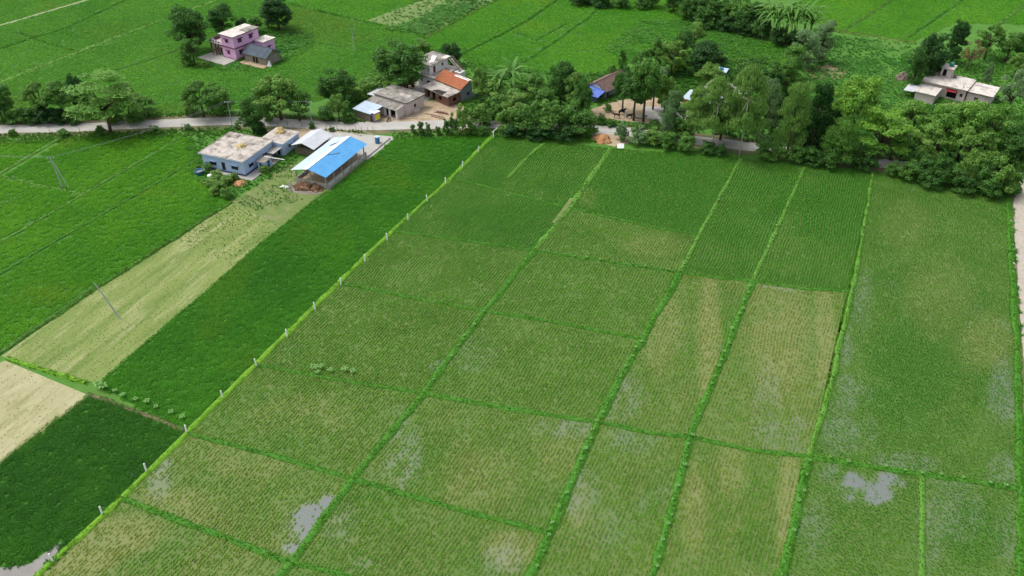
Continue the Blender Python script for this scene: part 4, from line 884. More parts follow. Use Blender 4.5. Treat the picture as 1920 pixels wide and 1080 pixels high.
MB().box(-3.3, -.1, 6.0, 6.15, 0, 2.4).build('side_wall', m_mudwall, b)
MB().box(11.25, 12.2, 2.6, 4.4, 0, .7).build('low_wall', m_mauve_wall, b)
l = thing('tin_lean_to', 'pale tin lean-to roof on posts in front of the long roadside building', 'shed', hl(0, -8.4, 0, b), R(-34.5))
MB().corr((-.3,-.3,2.45), (6.1,-.3,2.45), (6.1,4.9,2.95), (-.3,4.9,2.95), 20, .035).build('roof_sheet', m_tinwhite, l)
for u in (0, 3, 5.8):
    for v in (0, 4.6): MB().tube([(u,v,0),(u,v,2.45+.1*v)], .07, 6).build('post', m_wood, l)
MB().box(.1, 5.7, .05, .13, 0, 1.9).build('screen_wall', m_wood, l)
k = thing('roadside_kiosk', 'small boxy kiosk with mauve shutters and a bright yellow panel by the road', 'kiosk', (-38.0, 215.4, 0), R(-42))
MB().box(0, 2.0, 0, 1.9, .15, 2.5).build('body', m_purple, k); MB().box(-.08, 2.08, -.08, 1.98, 2.5, 2.62).build('roof', m_whitepaint, k)
MB().box(2.01, 2.07, .12, 1.8, .45, 2.1).build('front_panel', m_yellow, k)
for i in range(4): MB().box(.1+.47*i, .5+.47*i, -.06, -.01, .3, 2.3).build('shutter', m_purple, k)
for u, v in ((.05,.05),(1.8,.05),(.05,1.7),(1.8,1.7)): MB().box(u, u+.15, v, v+.15, 0, .15).build('foot', m_dark, k)

# ------------------------------------------------------------------ hut with blue tarpaulin and the ochre house
h = thing('tiled_hut', 'brown tiled hut with pale gable and blue tarpaulin awning', 'house', (21.6, 233.2, 0), R(-42))
block(h, m_greywash, 0, 6, 0, 11, 0, 2.5, f=[(4.2,5.1,.05,2.0,'d')], r=[(.6,1.5,.05,2.0,'d'),(5,6,1,2,'w')])
for v in (.02, 10.7): MB().add([(0.01,v,2.5),(5.99,v,2.5),(3,v,4.2),(0.01,v+.25,2.5),(5.99,v+.25,2.5),(3,v+.25,4.2)], [(0,1,2),(5,4,3),(0,3,4,1),(1,4,5,2),(2,5,3,0)]).build('gable', m_white_wall, h)
for sgn in (0, 1):
    mb = MB()
    if sgn: tiled(mb, (6.7,-.5,2.35), (6.7,11.5,2.35), (3,11.5,4.35), (3,-.5,4.35), 9, 28)
    else: tiled(mb, (-.7,11.5,2.35), (-.7,-.5,2.35), (3,-.5,4.35), (3,11.5,4.35), 9, 28)
    mb.build('roof_tiles', m_tile_br, h)['kind'] = 'stuff'
MB().slab([(6.6,-.4,2.3),(6.6,11.4,2.3),(3,11.4,4.22),(3,-.4,4.22)], .05).build('roof_boards', m_wood, h)
MB().slab([(-.6,11.4,2.3),(-.6,-.4,2.3),(3,-.4,4.22),(3,11.4,4.22)], .05).build('roof_boards', m_wood, h)
MB().tube([(3,-.5,4.42),(3,11.5,4.42)], .15, 7).build('ridge_tiles', m_tile_br, h)
vs = []; fs = []; nn = 10
for j in range(nn+1):
    for i in range(nn+1):
        u = .3+6.0*i/nn; v = -3.9+3.85*j/nn; vs.append((u, v, 1.75+.95*j/nn+.08*math.sin(i*1.9)*math.sin(j*1.3)))
for j in range(nn):
    for i in range(nn): fs.append((j*(nn+1)+i, j*(nn+1)+i+1, (j+1)*(nn+1)+i+1, (j+1)*(nn+1)+i))
MB().add(vs, fs).build('awning', m_tarp, h)
for u in (.5, 3.2, 6.1): MB().tube([(u,-3.8,0),(u,-3.8,1.78)], .06, 6).build('post', m_wood, h)
MB().box(.5, 5.9, -3.85, -3.8, .05, 1.6).build('screen', m_plinth, h)
y = thing('ochre_house', 'ochre yellow house with grey and bright white roofs half hidden by trees', 'house', (47.0, 222.5, 0), R(-30))
block(y, m_yellow_wall, 0, 8.5, 0, 6, 0, 3.2, f=[(1.5,2.6,.05,2.2,'d'),(4.5,5.8,1.1,2.2,'w')])
slab_roof(y, m_tinwhite, -.6, 9.1, -.6, 6.3, 3.2, .14, name='front_roof', edge=m_yellow_wall)
block(y, m_yellow_wall, 3.0, 14.0, 6.4, 13.5, 0, 4.0, f=[(6.8,7.8,1.1,2.2,'w')], r=[(2,3,1.1,2.2,'w')])
slab_roof(y, m_roofgrey, 2.6, 11.4, 6.36, 13.9, 4.0, .15, name='rear_roof', edge=m_yellow_wall)
slab_roof(y, m_roofpale, 11.44, 14.4, 6.36, 13.9, 4.0, .17, name='rear_roof')
block(y, m_white_wall, 10.2, 16.0, -.4, 6.0, 0, 3.2); slab_roof(y, m_whitepaint, 9.8, 16.4, -.8, 6.2, 3.2, .14, name='side_roof')
w_ = thing('tank_tower', 'pale blue stair cabin with overhanging flat top rising among the trees', 'tower', (*gp(1347, 160), 0), R(-25))
block(w_, m_blue_wall, -1.2, 1.4, -1.0, 1.2, 0, 4.6, f=[(.5,1.3,3.2,4.4,'w')]); slab_roof(w_, m_blue_wall, -1.9, 2.0, -1.6, 1.8, 4.6, .16)
MB().lathe([(.5,0),(.55,.1),(.55,.5),(.2,.62)], 12, (.2,.3,4.76)).build('tank', m_blueplastic, w_)
# ------------------------------------------------------------------ flat-roofed house on the right
r = thing('flat_roofed_house', 'pinkish flat-roofed house with stair cabin and green water tank on top', 'house', (116.4, 233.9, 0), R(-37))
block(r, m_mauve_wall, .2, 11.6, .2, 8.6, 0, 3.55, f=[(2.2,3.1,1.2,2.2,'w'),(6.6,9.2,.4,2.7,'o'),(10,10.8,1.3,2.3,'w')], r=[(2,3,1.2,2.3,'w')])
MB().box(6.5, 9.3, 1.4, 1.5, .1, 2.9).build('interior_shade', m_dark, r)  # darkness behind the wide opening, put in as a near-black panel
MB().slab([(6.5,-.75,2.45),(9.3,-.75,2.45),(9.3,.19,2.9),(6.5,.19,2.9)], .06).build('awning', m_redcloth, r)
slab_roof(r, m_roofpale, -.4, 11.9, -.4, 9.2, 3.55, .17, edge=m_mauve_wall)
block(r, m_mauve_wall, 2.8, 5.6, 5.9, 9.0, 3.72, 6.35, f=[(.5,1.5,3.75,5.9,'o')]); MB().box(3.2, 4.6, 7.0, 7.1, 3.72, 5.9).build('interior_shade', m_dark, r)  # near-black panel paints the shade inside the stair cabin doorway
slab_roof(r, m_mauve_wall, 2.35, 6.05, 5.4, 9.3, 6.35, .15, name='cabin_roof')
tk = MB().lathe([(.0,0),(.62,.0),(.66,.08),(.66,.35),(.62,.4),(.66,.45),(.66,.9),(.45,1.15),(.2,1.22),(.2,1.32),(.0,1.33)], 18, (4.8,7.6,6.5)).build('water_tank', m_greenplastic, r, smooth=True)
block(r, m_mauve_wall, 11.95, 18.0, .7, 8.4, 0, 3.1, f=[(2,3,1,2,'w')]); slab_roof(r, m_roofpale, 11.96, 18.5, .3, 8.8, 3.1, .16, name='side_roof', edge=m_dark)
block(r, m_mauve_wall, .1, 5.2, -6.6, -.9, 0, 2.65, r=[(2,3,.05,2.1,'d')]); slab_roof(r, m_roofpale, -.2, 5.5, -7.0, -.5, 2.65, .14, name='porch_roof')
MB().corr((-3.2,-6.8,2.2), (-.25,-6.8,2.4), (-.25,-1.2,2.5), (-3.2,-1.2,2.3), 8, .04).build('side_shed_roof', m_tin, r)
for u, v in ((-3,-6.5),(-3,-1.5)): MB().tube([(u,v,0),(u,v,2.25)], .07, 6).build('post', m_wood, r)
MB().tube([(10.4,1.0,3.72),(10.4,1.0,4.5)], .05, 6).build('vent_pipe', m_black, r); MB().tube([(10.7,.6,3.72),(10.7,.6,4.2)], .05, 6).build('vent_pipe', m_black, r)
MB().box(6.2, 7.0, 6.6, 7.2, 3.72, 4.6).build('cooler_box', m_wood, r)

# ------------------------------------------------------------------ posts, poles, wires
P0 = Vector((*gp(100, 1054), 0)); P1 = Vector((*gp(897, 286), 0)); st = (P1-P0)/15
me0 = None
for i in range(-2, 17):
    p = P0+st*i
    if me0 is None:
        o = MB().box(-.10, .10, -.10, .10, -.1, 1.75).add([(-.10,-.10,1.75),(.10,-.10,1.75),(.10,.10,1.75),(-.10,.10,1.75),(0,0,1.83)], [(0,1,4),(1,2,4),(2,3,4),(3,0,4)]).build('fence_post', m_whitepaint); me0 = o.data
    else: o = bpy.data.objects.new('fence_post', me0); COL.objects.link(o)
    o.location = p; o.rotation_euler = (random.uniform(-.07, .07), random.uniform(-.07, .07), R(-24)+random.uniform(-.1, .1))
    tag(o, 'white concrete fence post on the lime green bund beside the dense rice', 'post', 'white fence posts along the bund')
o = MB().tube([(0,0,0),(1.6,.5,1.3)], .09, 6).build('fence_post', m_whitepaint); o.location = (*gp(921, 250), 0)
tag(o, 'fallen white post leaning at the thicket end of the post line', 'post')
def pole(name, label, bx, by, ty, lean=(0, 0), arms=1, r0=.15, group=None, az=0.0, m=None):
    X, Y = gp(bx, by); hh = hgt(bx, by, ty)/(1 if True else 1)
    t = thing(name, label, 'pole', (X, Y, 0), az, group)
    MB().tube([(0,0,-.2),(lean[0]*.5,lean[1]*.5,hh*.5),(lean[0],lean[1],hh)], [r0, r0*.8, r0*.6], 8).build('shaft', m or m_concpole, t)
    for k in range(arms):
        z = hh-.25-.7*k; MB().box(lean[0]-.8, lean[0]+.8, lean[1]-.05, lean[1]+.05, z-.05, z+.05).build('crossarm', m_metal, t)
        for u in (-.7, 0, .7): MB().lathe([(.03,0),(.07,.05),(.07,.15),(.03,.2)], 8, (lean[0]+u, lean[1], z+.05)).build('insulator', m_whitepaint, t)
    return t, Vector((X+lean[0]*math.cos(az)-lean[1]*math.sin(az), Y+lean[0]*math.sin(az)+lean[1]*math.cos(az), hh))
# the pole in the stubble leans: its top is seen at (178,533)
X, Y = gp(225, 597); tx, ty_ = gp(178, 533, 7.2)
o_, topA = pole('utility_pole', 'grey concrete pole leaning in the pale stubble strip', 225, 597, 537, lean=(tx-X, ty_-Y), arms=0, r0=.17)
o_, topB = pole('utility_pole', 'twin-legged grey electric pole standing in the bright rice', 117, 352, 295, lean=(-.4, 0), arms=1, r0=.15)
MB().tube([(1.7,-.3,-.1),(-.2,0,topB.z-.8)], .11, 7).build('brace_leg', m_concpole, o_); MB().tube([(-.2,-.0,topB.z-1.4),(-1.2,0,topB.z-1.1),(-1.2,0,topB.z-2.4)], .06, 6).build('fuse_box', m_metal, o_)
o_, topC = pole('utility_pole', 'slim grey electric pole at the road edge near the blue farmhouse', 437, 243, 190, arms=1, r0=.12)
o_, topD = pole('utility_pole', 'thin dark metal pole on the road edge behind the blue-roofed shed', 633, 246, 212, arms=0, r0=.07, m=m_metal)
o_, topE = pole('utility_pole', 'lone pale pole standing in the far rice field beyond the houses', 664, 95, 53, arms=1, r0=.14)
o_, topF = pole('utility_pole', 'grey pole beside the tethered cattle under the trees', 1167, 233, 198, lean=(.9, 0), arms=0, r0=.13)
o_, topG = pole('utility_pole', 'thin grey pole rising from the bush near the firewood hut', 585, 232, 190, arms=1, r0=.10)
o_, topH = pole('utility_pole', 'far pale pole in the upper rice field by the weedy bund', 36, 66, 52, arms=0, r0=.1)
def wire(a, b, sag, label):
    pts = [tuple(a.lerp(b, i/20)-Vector((0, 0, sag*4*(i/20)*(1-i/20)))) for i in range(21)]
    tag(MB().tube(pts, .014, 4).build('power_line', m_concpole), label, 'wire', 'overhead power lines')
farL = Vector((-175, 190, 7.6))
for dx in (-.7, .7):
    off = Vector((dx, dx*.3, .1))
    wire(topB+off, topC+off, 1.0, 'thin overhead wire between the twin-legged pole and the road pole')
    wire(farL+off, topB+off, 1.2, 'thin overhead wire running out of the rice to the twin-legged pole')
    wire(topC+off, topG+off, .5, 'thin overhead wire along the road past the blue farmhouse')
wire(topG, topD, .3, 'thin overhead wire to the dark metal pole')
wire(topA, Vector((-95, 95, 5.5)), .6, 'thin dark wire sagging from the leaning pole over the sandy corner field')
for i, (px, py) in enumerate(((497,240),(522,238),(540,236),(551,238),(566,239),(612,243),(648,246),(667,246),(678,247),(690,247),(150,248),(95,251),(252,244),(282,243),(342,240),(700,247))):
    o = MB().tube([(0,0,-.1),(random.uniform(-.15,.15),0,random.uniform(1.1,1.5))], .06, 5).build('fence_stick', m_wood if i % 3 else m_bamboo); o.location = (*gp(px, py), 0)
    tag(o, 'short wooden stick standing at the field edge of the concrete road', 'stick', 'fence sticks along the road')
# ------------------------------------------------------------------ small things
def drum(label, px, py, r_, hh, m, lidm, name='drum'):
    t = thing(name, label, 'drum', (*gp(px, py), 0))
    MB().lathe([(r_,0),(r_*1.03,hh*.3),(r_,hh*.33),(r_,hh*.63),(r_*1.03,hh*.66),(r_,hh)], 16).build('body', m, t, smooth=True)
    MB().lathe([(r_*1.02,hh+.005),(r_*1.02,hh+.05),(r_*.4,hh+.06)], 16).build('lid', lidm, t)
    return t
drum('large blue plastic water drum on the concrete yard beside the blue-roofed shed', 708, 268, .62, 1.75, m_blueplastic, m_tinwhite)
t = thing('water_tub', 'dark blue round tub in the bushes beside the blue farmhouse', 'tub', (*gp(374, 326), 0))
MB().lathe([(.8,0),(1.0,.9),(1.05,.92),(.95,.9),(.78,.12),(0.01,.12)], 18).build('basin', m_blueplastic, t)
MB().lathe([(.88,.62),(.88,.63)], 18).build('water', m_water, t)
drum('white water tank lying low among the farmhouse shrubs', 395, 336, .55, 1.1, m_whitepaint, m_whitepaint, 'water_tank')
heap('soil_mound', 'orange soil mound in front of the blue farmhouse', 'mound', (*gp(450, 344), 0), 1.7, .6, m_redsoil, 11)
heap('soil_mound', 'orange-brown earth mound at the field edge below the hut yard', 'mound', (*gp(1130, 263), 0), 2.3, 1.5, m_redsoil, 12)
for i, (px, py, rr) in enumerate(((531,350,.5),(538,351,.45),(526,352,.3))): heap('white_sack', 'white sack lying in the yard grass near the dung heap', 'sack', (*gp(px, py), 0), rr, .4, m_whitepaint, 20+i, group='white sacks by the dung heap')
heap('dry_heap', 'grey-brown heap of dry branches standing in the meadow', 'heap', (*gp(1691, 148), 0), 2.2, 2.0, mat('dry_twigs', (.11,.085,.065), (.22,.18,.145), scale=3, bump=.8, bscale=6), 14)
o = thing('sign_board', 'small white board standing at the field edge below the cattle yard', 'sign', (*gp(1163, 280), 0))
MB().slab([(-.85,-.5,.55),(.85,-.5,.55),(.85,.25,1.5),(-.85,.25,1.5)], .05).build('panel', m_whitepaint, o)
for u in (-.6, .6): MB().box(u-.04, u+.04, .25, .32, 0, 1.42).build('leg', m_wood, o)
# planks and bricks lying in the homestead yard
for i, (px, py, L2, a) in enumerate(((815,217,5.5,-.45),(828,213,4.5,-.4),(820,221,4.0,-.5),(770,219,4.5,-.1),(765,222,5.0,-.08),(668,252,3.5,-.5),(690,250,4.2,-.6))):
    o = MB().box(-L2/2, L2/2, -.12, .12, 0, .14).build('timber_plank', m_bamboo if i > 2 else m_brick); o.location = (*gp(px, py), .03); o.rotation_euler.z = a
    tag(o, ('brown timber lying on the sandy yard before the brick house', 'pale timber lying beside the long building', 'pale bamboo pole on the ground near the blue drum')[0 if i < 3 else 1 if i < 5 else 2], 'timber', 'timbers lying about')
for i, (px, py) in enumerate(((822,211),(829,212),(836,214))):
    o = MB().box(-.5, .5, -.25, .25, 0, .35).build('brick_stack', m_brick); o.location = (*gp(px, py), .03); o.rotation_euler.z = -.4
    tag(o, 'small stack of dark bricks on the sandy yard', 'bricks', 'brick stacks in the yard')
# rocks by the gravel road
rk = []
for i in range(4):
    bm = bmesh.new(); bmesh.ops.create_icosphere(bm, subdivisions=2, radius=.5)
    for v in bm.verts: v.co *= 1+.45*mnoise.noise(v.co*2.2+Vector((i*5, 0, 0)))
    me = bpy.data.meshes.new('boulder'); bm.to_mesh(me); bm.free(); me.materials.append(m_cement); rk.append(me)
random.seed(8)
for i in range(16):
    py = 410+i*8.5+random.uniform(-2, 2); px = 1896+random.uniform(-4, 7)
    o = bpy.data.objects.new('boulder', rk[i % 4]); COL.objects.link(o); o.location = (*gp(px, py), .1); sc_ = random.uniform(.4, .95); o.scale = (sc_, sc_*.8, sc_*.7); o.rotation_euler.z = random.uniform(0, 6)
    tag(o, 'pale rough boulder in the broken row beside the gravel road', 'rock', 'boulders beside the gravel road')
# motorcycle
t = thing('motorcycle', 'black motorcycle parked on the road edge by the kiosk', 'motorcycle', (*gp(729, 227), .03), R(60))
def wheel(x):
    vs = []; fs = []
    for i in range(18):
        for j in range(6):
            a, b_ = 2*math.pi*i/18, 2*math.pi*j/6; rr = .27+.055*math.cos(b_); vs.append((x+rr*math.cos(a), .055*math.sin(b_), .325+rr*math.sin(a)))
    for i in range(18):
        for j in range(6): fs.append((i*6+j, ((i+1) % 18)*6+j, ((i+1) % 18)*6+(j+1) % 6, i*6+(j+1) % 6))
    wl = MB().add(vs, fs).build('wheel', m_black, t)
    MB().tube([(x,-.05,.325),(x,.05,.325)], .2, 12).build('rim', m_metal, wl)
wheel(-.65); wheel(.65)
MB().tube([(.65,0,.33),(.5,0,.75),(.42,0,1.0)], .04, 6).build('fork', m_metal, t); MB().tube([(.38,-.36,1.08),(.45,0,1.0),(.38,.36,1.08)], .025, 6).build('handlebar', m_metal, t)
MB().tube([(.42,0,.8),(.2,0,.85),(-.05,0,.78)], [.08,.16,.1], 8).build('fuel_tank', m_black, t); MB().tube([(-.05,0,.78),(-.4,0,.8),(-.75,0,.84)], [.1,.13,.08], 8).build('seat', m_black, t)
MB().box(-.25,.3,-.14,.14,.28,.62).build('engine', m_metal, t); MB().tube([(.2,.15,.3),(-.8,.17,.35)], .045, 6).build('exhaust', m_metal, t)
# red tractor under the tree
t = thing('tractor', 'red machine half hidden under the large tree behind the long building', 'tractor', (*gp(766, 163), 0), R(20))
MB().box(-.5,1.6,-.4,.4,.75,1.45).build('bonnet', m_red, t); MB().box(-1.5,-.5,-.75,.75,.9,1.25).build('fender', m_red, t); MB().box(-1.1,-.65,-.3,.3,1.25,1.8).build('seat', m_black, t)
for x, rr, ww in ((-1.0,.75,.95),(1.2,.45,.7)):
    for sg in (-1, 1):
        wl = MB().tube([(x,sg*ww-.16,rr),(x,sg*ww+.16,rr)], rr, 16).build('wheel', m_black, t); MB().tube([(x,sg*ww-.18,rr),(x,sg*ww+.18,rr)], rr*.5, 12).build('rim', m_red, wl)
# cot frame by the trunks
t = thing('cot_frame', 'pale metal cot frame standing beside the tree trunks in the cattle yard', 'cot', (*gp(1196, 221), 0), R(-15))
for x in (-.9, .9):
    for yv in (-.45, .45): MB().tube([(x,yv,0),(x,yv,.9)], .045, 6).build('leg', m_concpole, t)
for z in (.4, .85): MB().tube([(-.9,-.45,z),(.9,-.45,z),(.9,.45,z),(-.9,.45,z),(-.9,-.45,z)], .04, 6).build('rail', m_concpole, t)
MB().box(-.86,.86,-.42,.42,.38,.42).build('webbing', m_cement, t)

# ------------------------------------------------------------------ people and animals (skin-grown bodies)
def skin(name, verts, edges, radii, m, root=0, sub=1):
    me = bpy.data.meshes.new(name); me.from_pydata(verts, edges, []); o = bpy.data.objects.new(name, me); COL.objects.link(o)
    md = o.modifiers.new('skin', 'SKIN'); md.use_smooth_shade = True; md.branch_smoothing = .4
    if not me.skin_vertices: me.skin_vertices.new() if hasattr(me.skin_vertices, 'new') else None
    for i, rr in enumerate(radii):
        sv = me.skin_vertices[0].data[i]; sv.radius = rr if isinstance(rr, tuple) else (rr, rr); sv.use_root = (i == root)
    s2 = o.modifiers.new('smooth', 'SUBSURF'); s2.levels = sub; s2.render_levels = sub
    me.materials.append(m); return o
def zmat(name, bands):
    """clothing in bands of height above the ground (object space)"""
    m = bpy.data.materials.new(name); m.use_nodes = True; N = m.node_tree.nodes; L = m.node_tree.links
    tc = N.new('ShaderNodeTexCoord'); sp = N.new('ShaderNodeSeparateXYZ'); L.new(tc.outputs['Object'], sp.inputs[0])
    mr = N.new('ShaderNodeMath'); mr.operation = 'DIVIDE'; mr.inputs[1].default_value = 2.0; L.new(sp.outputs['Z'], mr.inputs[0])
    r_ = N.new('ShaderNodeValToRGB'); r_.color_ramp.interpolation = 'CONSTANT'; L.new(mr.outputs[0], r_.inputs[0])
    e = r_.color_ramp.elements; e[0].position = 0; e[0].color = (*bands[0][1], 1); e[1].position = bands[1][0]/2; e[1].color = (*bands[1][1], 1)
    for z, c in bands[2:]: q = e.new(z/2); q.color = (*c, 1)
    L.new(r_.outputs[0], N['Principled BSDF'].inputs['Base Color']); N['Principled BSDF'].inputs['Roughness'].default_value = .8
    return m
SKIN_C = (.13,.07,.045); HAIR_C = (.01,.009,.008)
def person(label, px, py, rz, shirt, trousers, group=None):
    V_ = [(0,0,.95),(0,0,1.15),(0,0,1.38),(0,.0,1.50),(0,.02,1.60),(0,.02,1.70),
          (.10,0,.90),(.11,.03,.50),(.11,0,.08),(.11,.14,.05),(-.10,0,.90),(-.12,-.08,.50),(-.12,-.16,.08),(-.12,-.02,.05),
          (.19,0,1.40),(.24,-.02,1.12),(.22,.10,.90),(.21,.14,.82),(-.19,0,1.40),(-.24,.02,1.12),(-.22,.12,.90),(-.21,.16,.82)]
    E_ = [(0,1),(1,2),(2,3),(3,4),(4,5),(0,6),(6,7),(7,8),(8,9),(0,10),(10,11),(11,12),(12,13),(2,14),(14,15),(15,16),(16,17),(2,18),(18,19),(19,20),(20,21)]
    R_ = [(.15,.11),(.145,.10),(.16,.11),.055,(.085,.10),(.07,.085),.095,.065,.045,.035,.095,.065,.045,.035,.065,.047,.036,.03,.065,.047,.036,.03]
    m = zmat('clothes', [(0, SKIN_C), (.10, trousers), (.97, shirt), (1.47, SKIN_C), (1.68, HAIR_C)])
    o = skin('person', V_, E_, R_, m); o.location = (*gp(px, py), .05); o.rotation_euler.z = rz
    return tag(o, label, 'person', group)
person('person in white shirt and dark trousers walking on the road by the bushes', 1178, 255, R(30), (.65,.65,.65), (.02,.025,.04))
person('person in dark maroon clothes standing on the road beside a bush', 1171, 254, R(-60), (.10,.02,.025), (.06,.03,.03))
person('person in dark red clothes standing by the wall of the long building', 778, 207, R(100), (.18,.03,.035), (.05,.02,.02))
def cow(label, px, py, rz, col, s_=1.0, group=None, calf=False, name='cow'):
    V_ = [(0,0,1.05),(.55,0,1.08),(-.6,0,1.10),(.85,0,1.22),(1.12,0,1.32),(1.45,0,1.12),
          (.55,.17,.75),(.55,.17,.42),(.56,.17,.04),(.55,-.17,.75),(.62,-.17,.42),(.60,-.17,.04),
          (-.62,.19,.78),(-.75,.19,.44),(-.68,.19,.04),(-.62,-.19,.78),(-.78,-.19,.46),(-.74,-.19,.04),
          (-.92,0,1.12),(-.98,0,.75),(-.97,0,.45),(1.12,.16,1.40),(1.12,-.16,1.40)]
    E_ = [(0,1),(0,2),(1,3),(3,4),(4,5),(1,6),(6,7),(7,8),(1,9),(9,10),(10,11),(2,12),(12,13),(13,14),(2,15),(15,16),(16,17),(2,18),(18,19),(19,20),(4,21),(4,22)]
    R_ = [(.36,.34),(.33,.36),(.31,.32),(.2,.22),(.14,.15),(.09,.09),.13,.075,.055,.13,.075,.055,.17,.08,.055,.17,.08,.055,.06,.025,.04,.035,.035]
    o = skin(name, V_, E_, R_, mat(name+'_hide', col, tuple(c*1.5 for c in col), scale=2, rough=.6)); o.location = (*gp(px, py), .02); o.rotation_euler.z = rz; o.scale = (s_,)*3
    return tag(o, label, name if not calf else 'calf', group)
cow('dark reddish-brown cow tethered at the yard edge, seen side on', 1156, 221, R(172), (.05,.022,.014), 1.0)
cow('black buffalo standing behind the brown cow under the trees', 1166, 214, R(20), (.012,.011,.012), 1.1)
cow('black cow with lowered head next to the pole in the cattle yard', 1180, 222, R(10), (.015,.013,.013), .95)
cow('small dark goat standing by the tree trunk in the pale yard', 1210, 221, R(15), (.05,.045,.04), .5, name='goat')
# ------------------------------------------------------------------ trees and shrubs
m_bark = mat('bark', (.07,.05,.035), (.13,.10,.075), scale=3, bump=.4)
m_barkpale = mat('pale_bark', (.36,.33,.27), (.52,.48,.41), scale=2, stain=(.22,.19,.15), sscale=1.5, slo=.5, shi=.75)
LM = {'dark': leaf_mat('leaf_dark', (0.035,0.122,0.022), (0.105,0.251,0.041)), 'mid': leaf_mat('leaf_mid', (0.059,0.180,0.028), (0.165,0.349,0.059)),
      'light': leaf_mat('leaf_light', (0.100,0.234,0.035), (0.224,0.406,0.075)), 'lime': leaf_mat('leaf_lime', (.12,.30,.03), (.26,.49,.065)),
      'olive': leaf_mat('leaf_olive', (0.105,0.233,0.041), (0.251,0.431,0.099)), 'grey': leaf_mat('leaf_grey', (0.105,0.222,0.077), (0.251,0.396,0.168)),
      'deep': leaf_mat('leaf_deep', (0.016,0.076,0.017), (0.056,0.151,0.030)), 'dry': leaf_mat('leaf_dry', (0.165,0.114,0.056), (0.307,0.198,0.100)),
      'leafy': leaf_mat('leaf_leafy', (.10,.265,.035), (.22,.43,.07))}
def leafcloud(clumps, size, seed, droop=0.0, flat=0.0, aspect=.55):
    """clumps: (x,y,z, rx, rz, n). One small pointed leaf-spray face per leaf."""
    g = np.random.default_rng(seed); V = []; val = []
    for (cx, cy, cz, rx, rz, n) in clumps:
        d = g.normal(size=(n, 3)); d /= np.linalg.norm(d, axis=1)[:, None]
        rad = g.uniform(.35, 1.08, n)**.6; d[:, 2] = np.where(d[:, 2] < -.2, d[:, 2]*.55, d[:, 2])
        p = np.c_[cx+d[:, 0]*rad*rx, cy+d[:, 1]*rad*rx, cz+d[:, 2]*rad*rz]
        nr = d*(1-flat)+g.normal(size=(n, 3))*.55+np.array((0, 0, .35+flat*1.6)); nr /= np.linalg.norm(nr, axis=1)[:, None]
        t = np.cross(nr, g.normal(size=(n, 3))); t /= np.linalg.norm(t, axis=1)[:, None]
        if droop: t = t*(1-droop)+np.array((0, 0, -1.0))*droop; t /= np.linalg.norm(t, axis=1)[:, None]
        b = np.cross(nr, t); L_ = size*g.uniform(.6, 1.35, n)[:, None]; w_ = L_*aspect
        V.append(np.stack([p-t*L_*.5, p+b*w_*.5+nr*L_*.08, p+t*L_*.5, p-b*w_*.5+nr*L_*.08], 1)); cv = g.uniform(.15, .85)
        val.append(np.clip(cv*.5+g.uniform(0, 1, n)*.5, 0, 1))
    V = np.concatenate(V).reshape(-1, 3); val = np.repeat(np.concatenate(val), 4); n = len(V)//4
    me = bpy.data.meshes.new('crown'); me.vertices.add(len(V)); me.vertices.foreach_set('co', V.astype(np.float32).ravel())
    me.loops.add(len(V)); me.loops.foreach_set('vertex_index', np.arange(len(V), dtype=np.int32))
    me.polygons.add(n); me.polygons.foreach_set('loop_start', np.arange(0, len(V), 4, dtype=np.int32)); me.polygons.foreach_set('loop_total', np.full(n, 4, np.int32)); me.update()
    a = me.attributes.new('v', 'FLOAT', 'POINT'); a.data.foreach_set('value', val.astype(np.float32))
    me.materials.append(LM['mid']); return me
def limbs(clumps, base, zf, r0, seed, n=9, m=None, lean=(0, 0)):
    r = random.Random(seed); mb = MB(); top = Vector((base[0]+lean[0], base[1]+lean[1], zf)); mid = Vector((base[0]+lean[0]*.4+r.uniform(-.015, .015), base[1]+lean[1]*.4, zf*.5))
    mb.tube([(base[0], base[1], -.01), mid, top], [r0*1.25, r0, r0*.8], 8)
    cs = sorted(clumps, key=lambda c: r.random())[:n]
    for c in cs:
        e = Vector(c[:3]); q = top.lerp(e, .5)+Vector((r.uniform(-.03, .03), r.uniform(-.03, .03), .03)); mb.tube([top, q, e], [r0*.6, r0*.38, r0*.12], 5)
    o = mb.build('trunk', m or m_bark, None, smooth=True); me = o.data; bpy.data.objects.remove(o); return me
PROT = {}
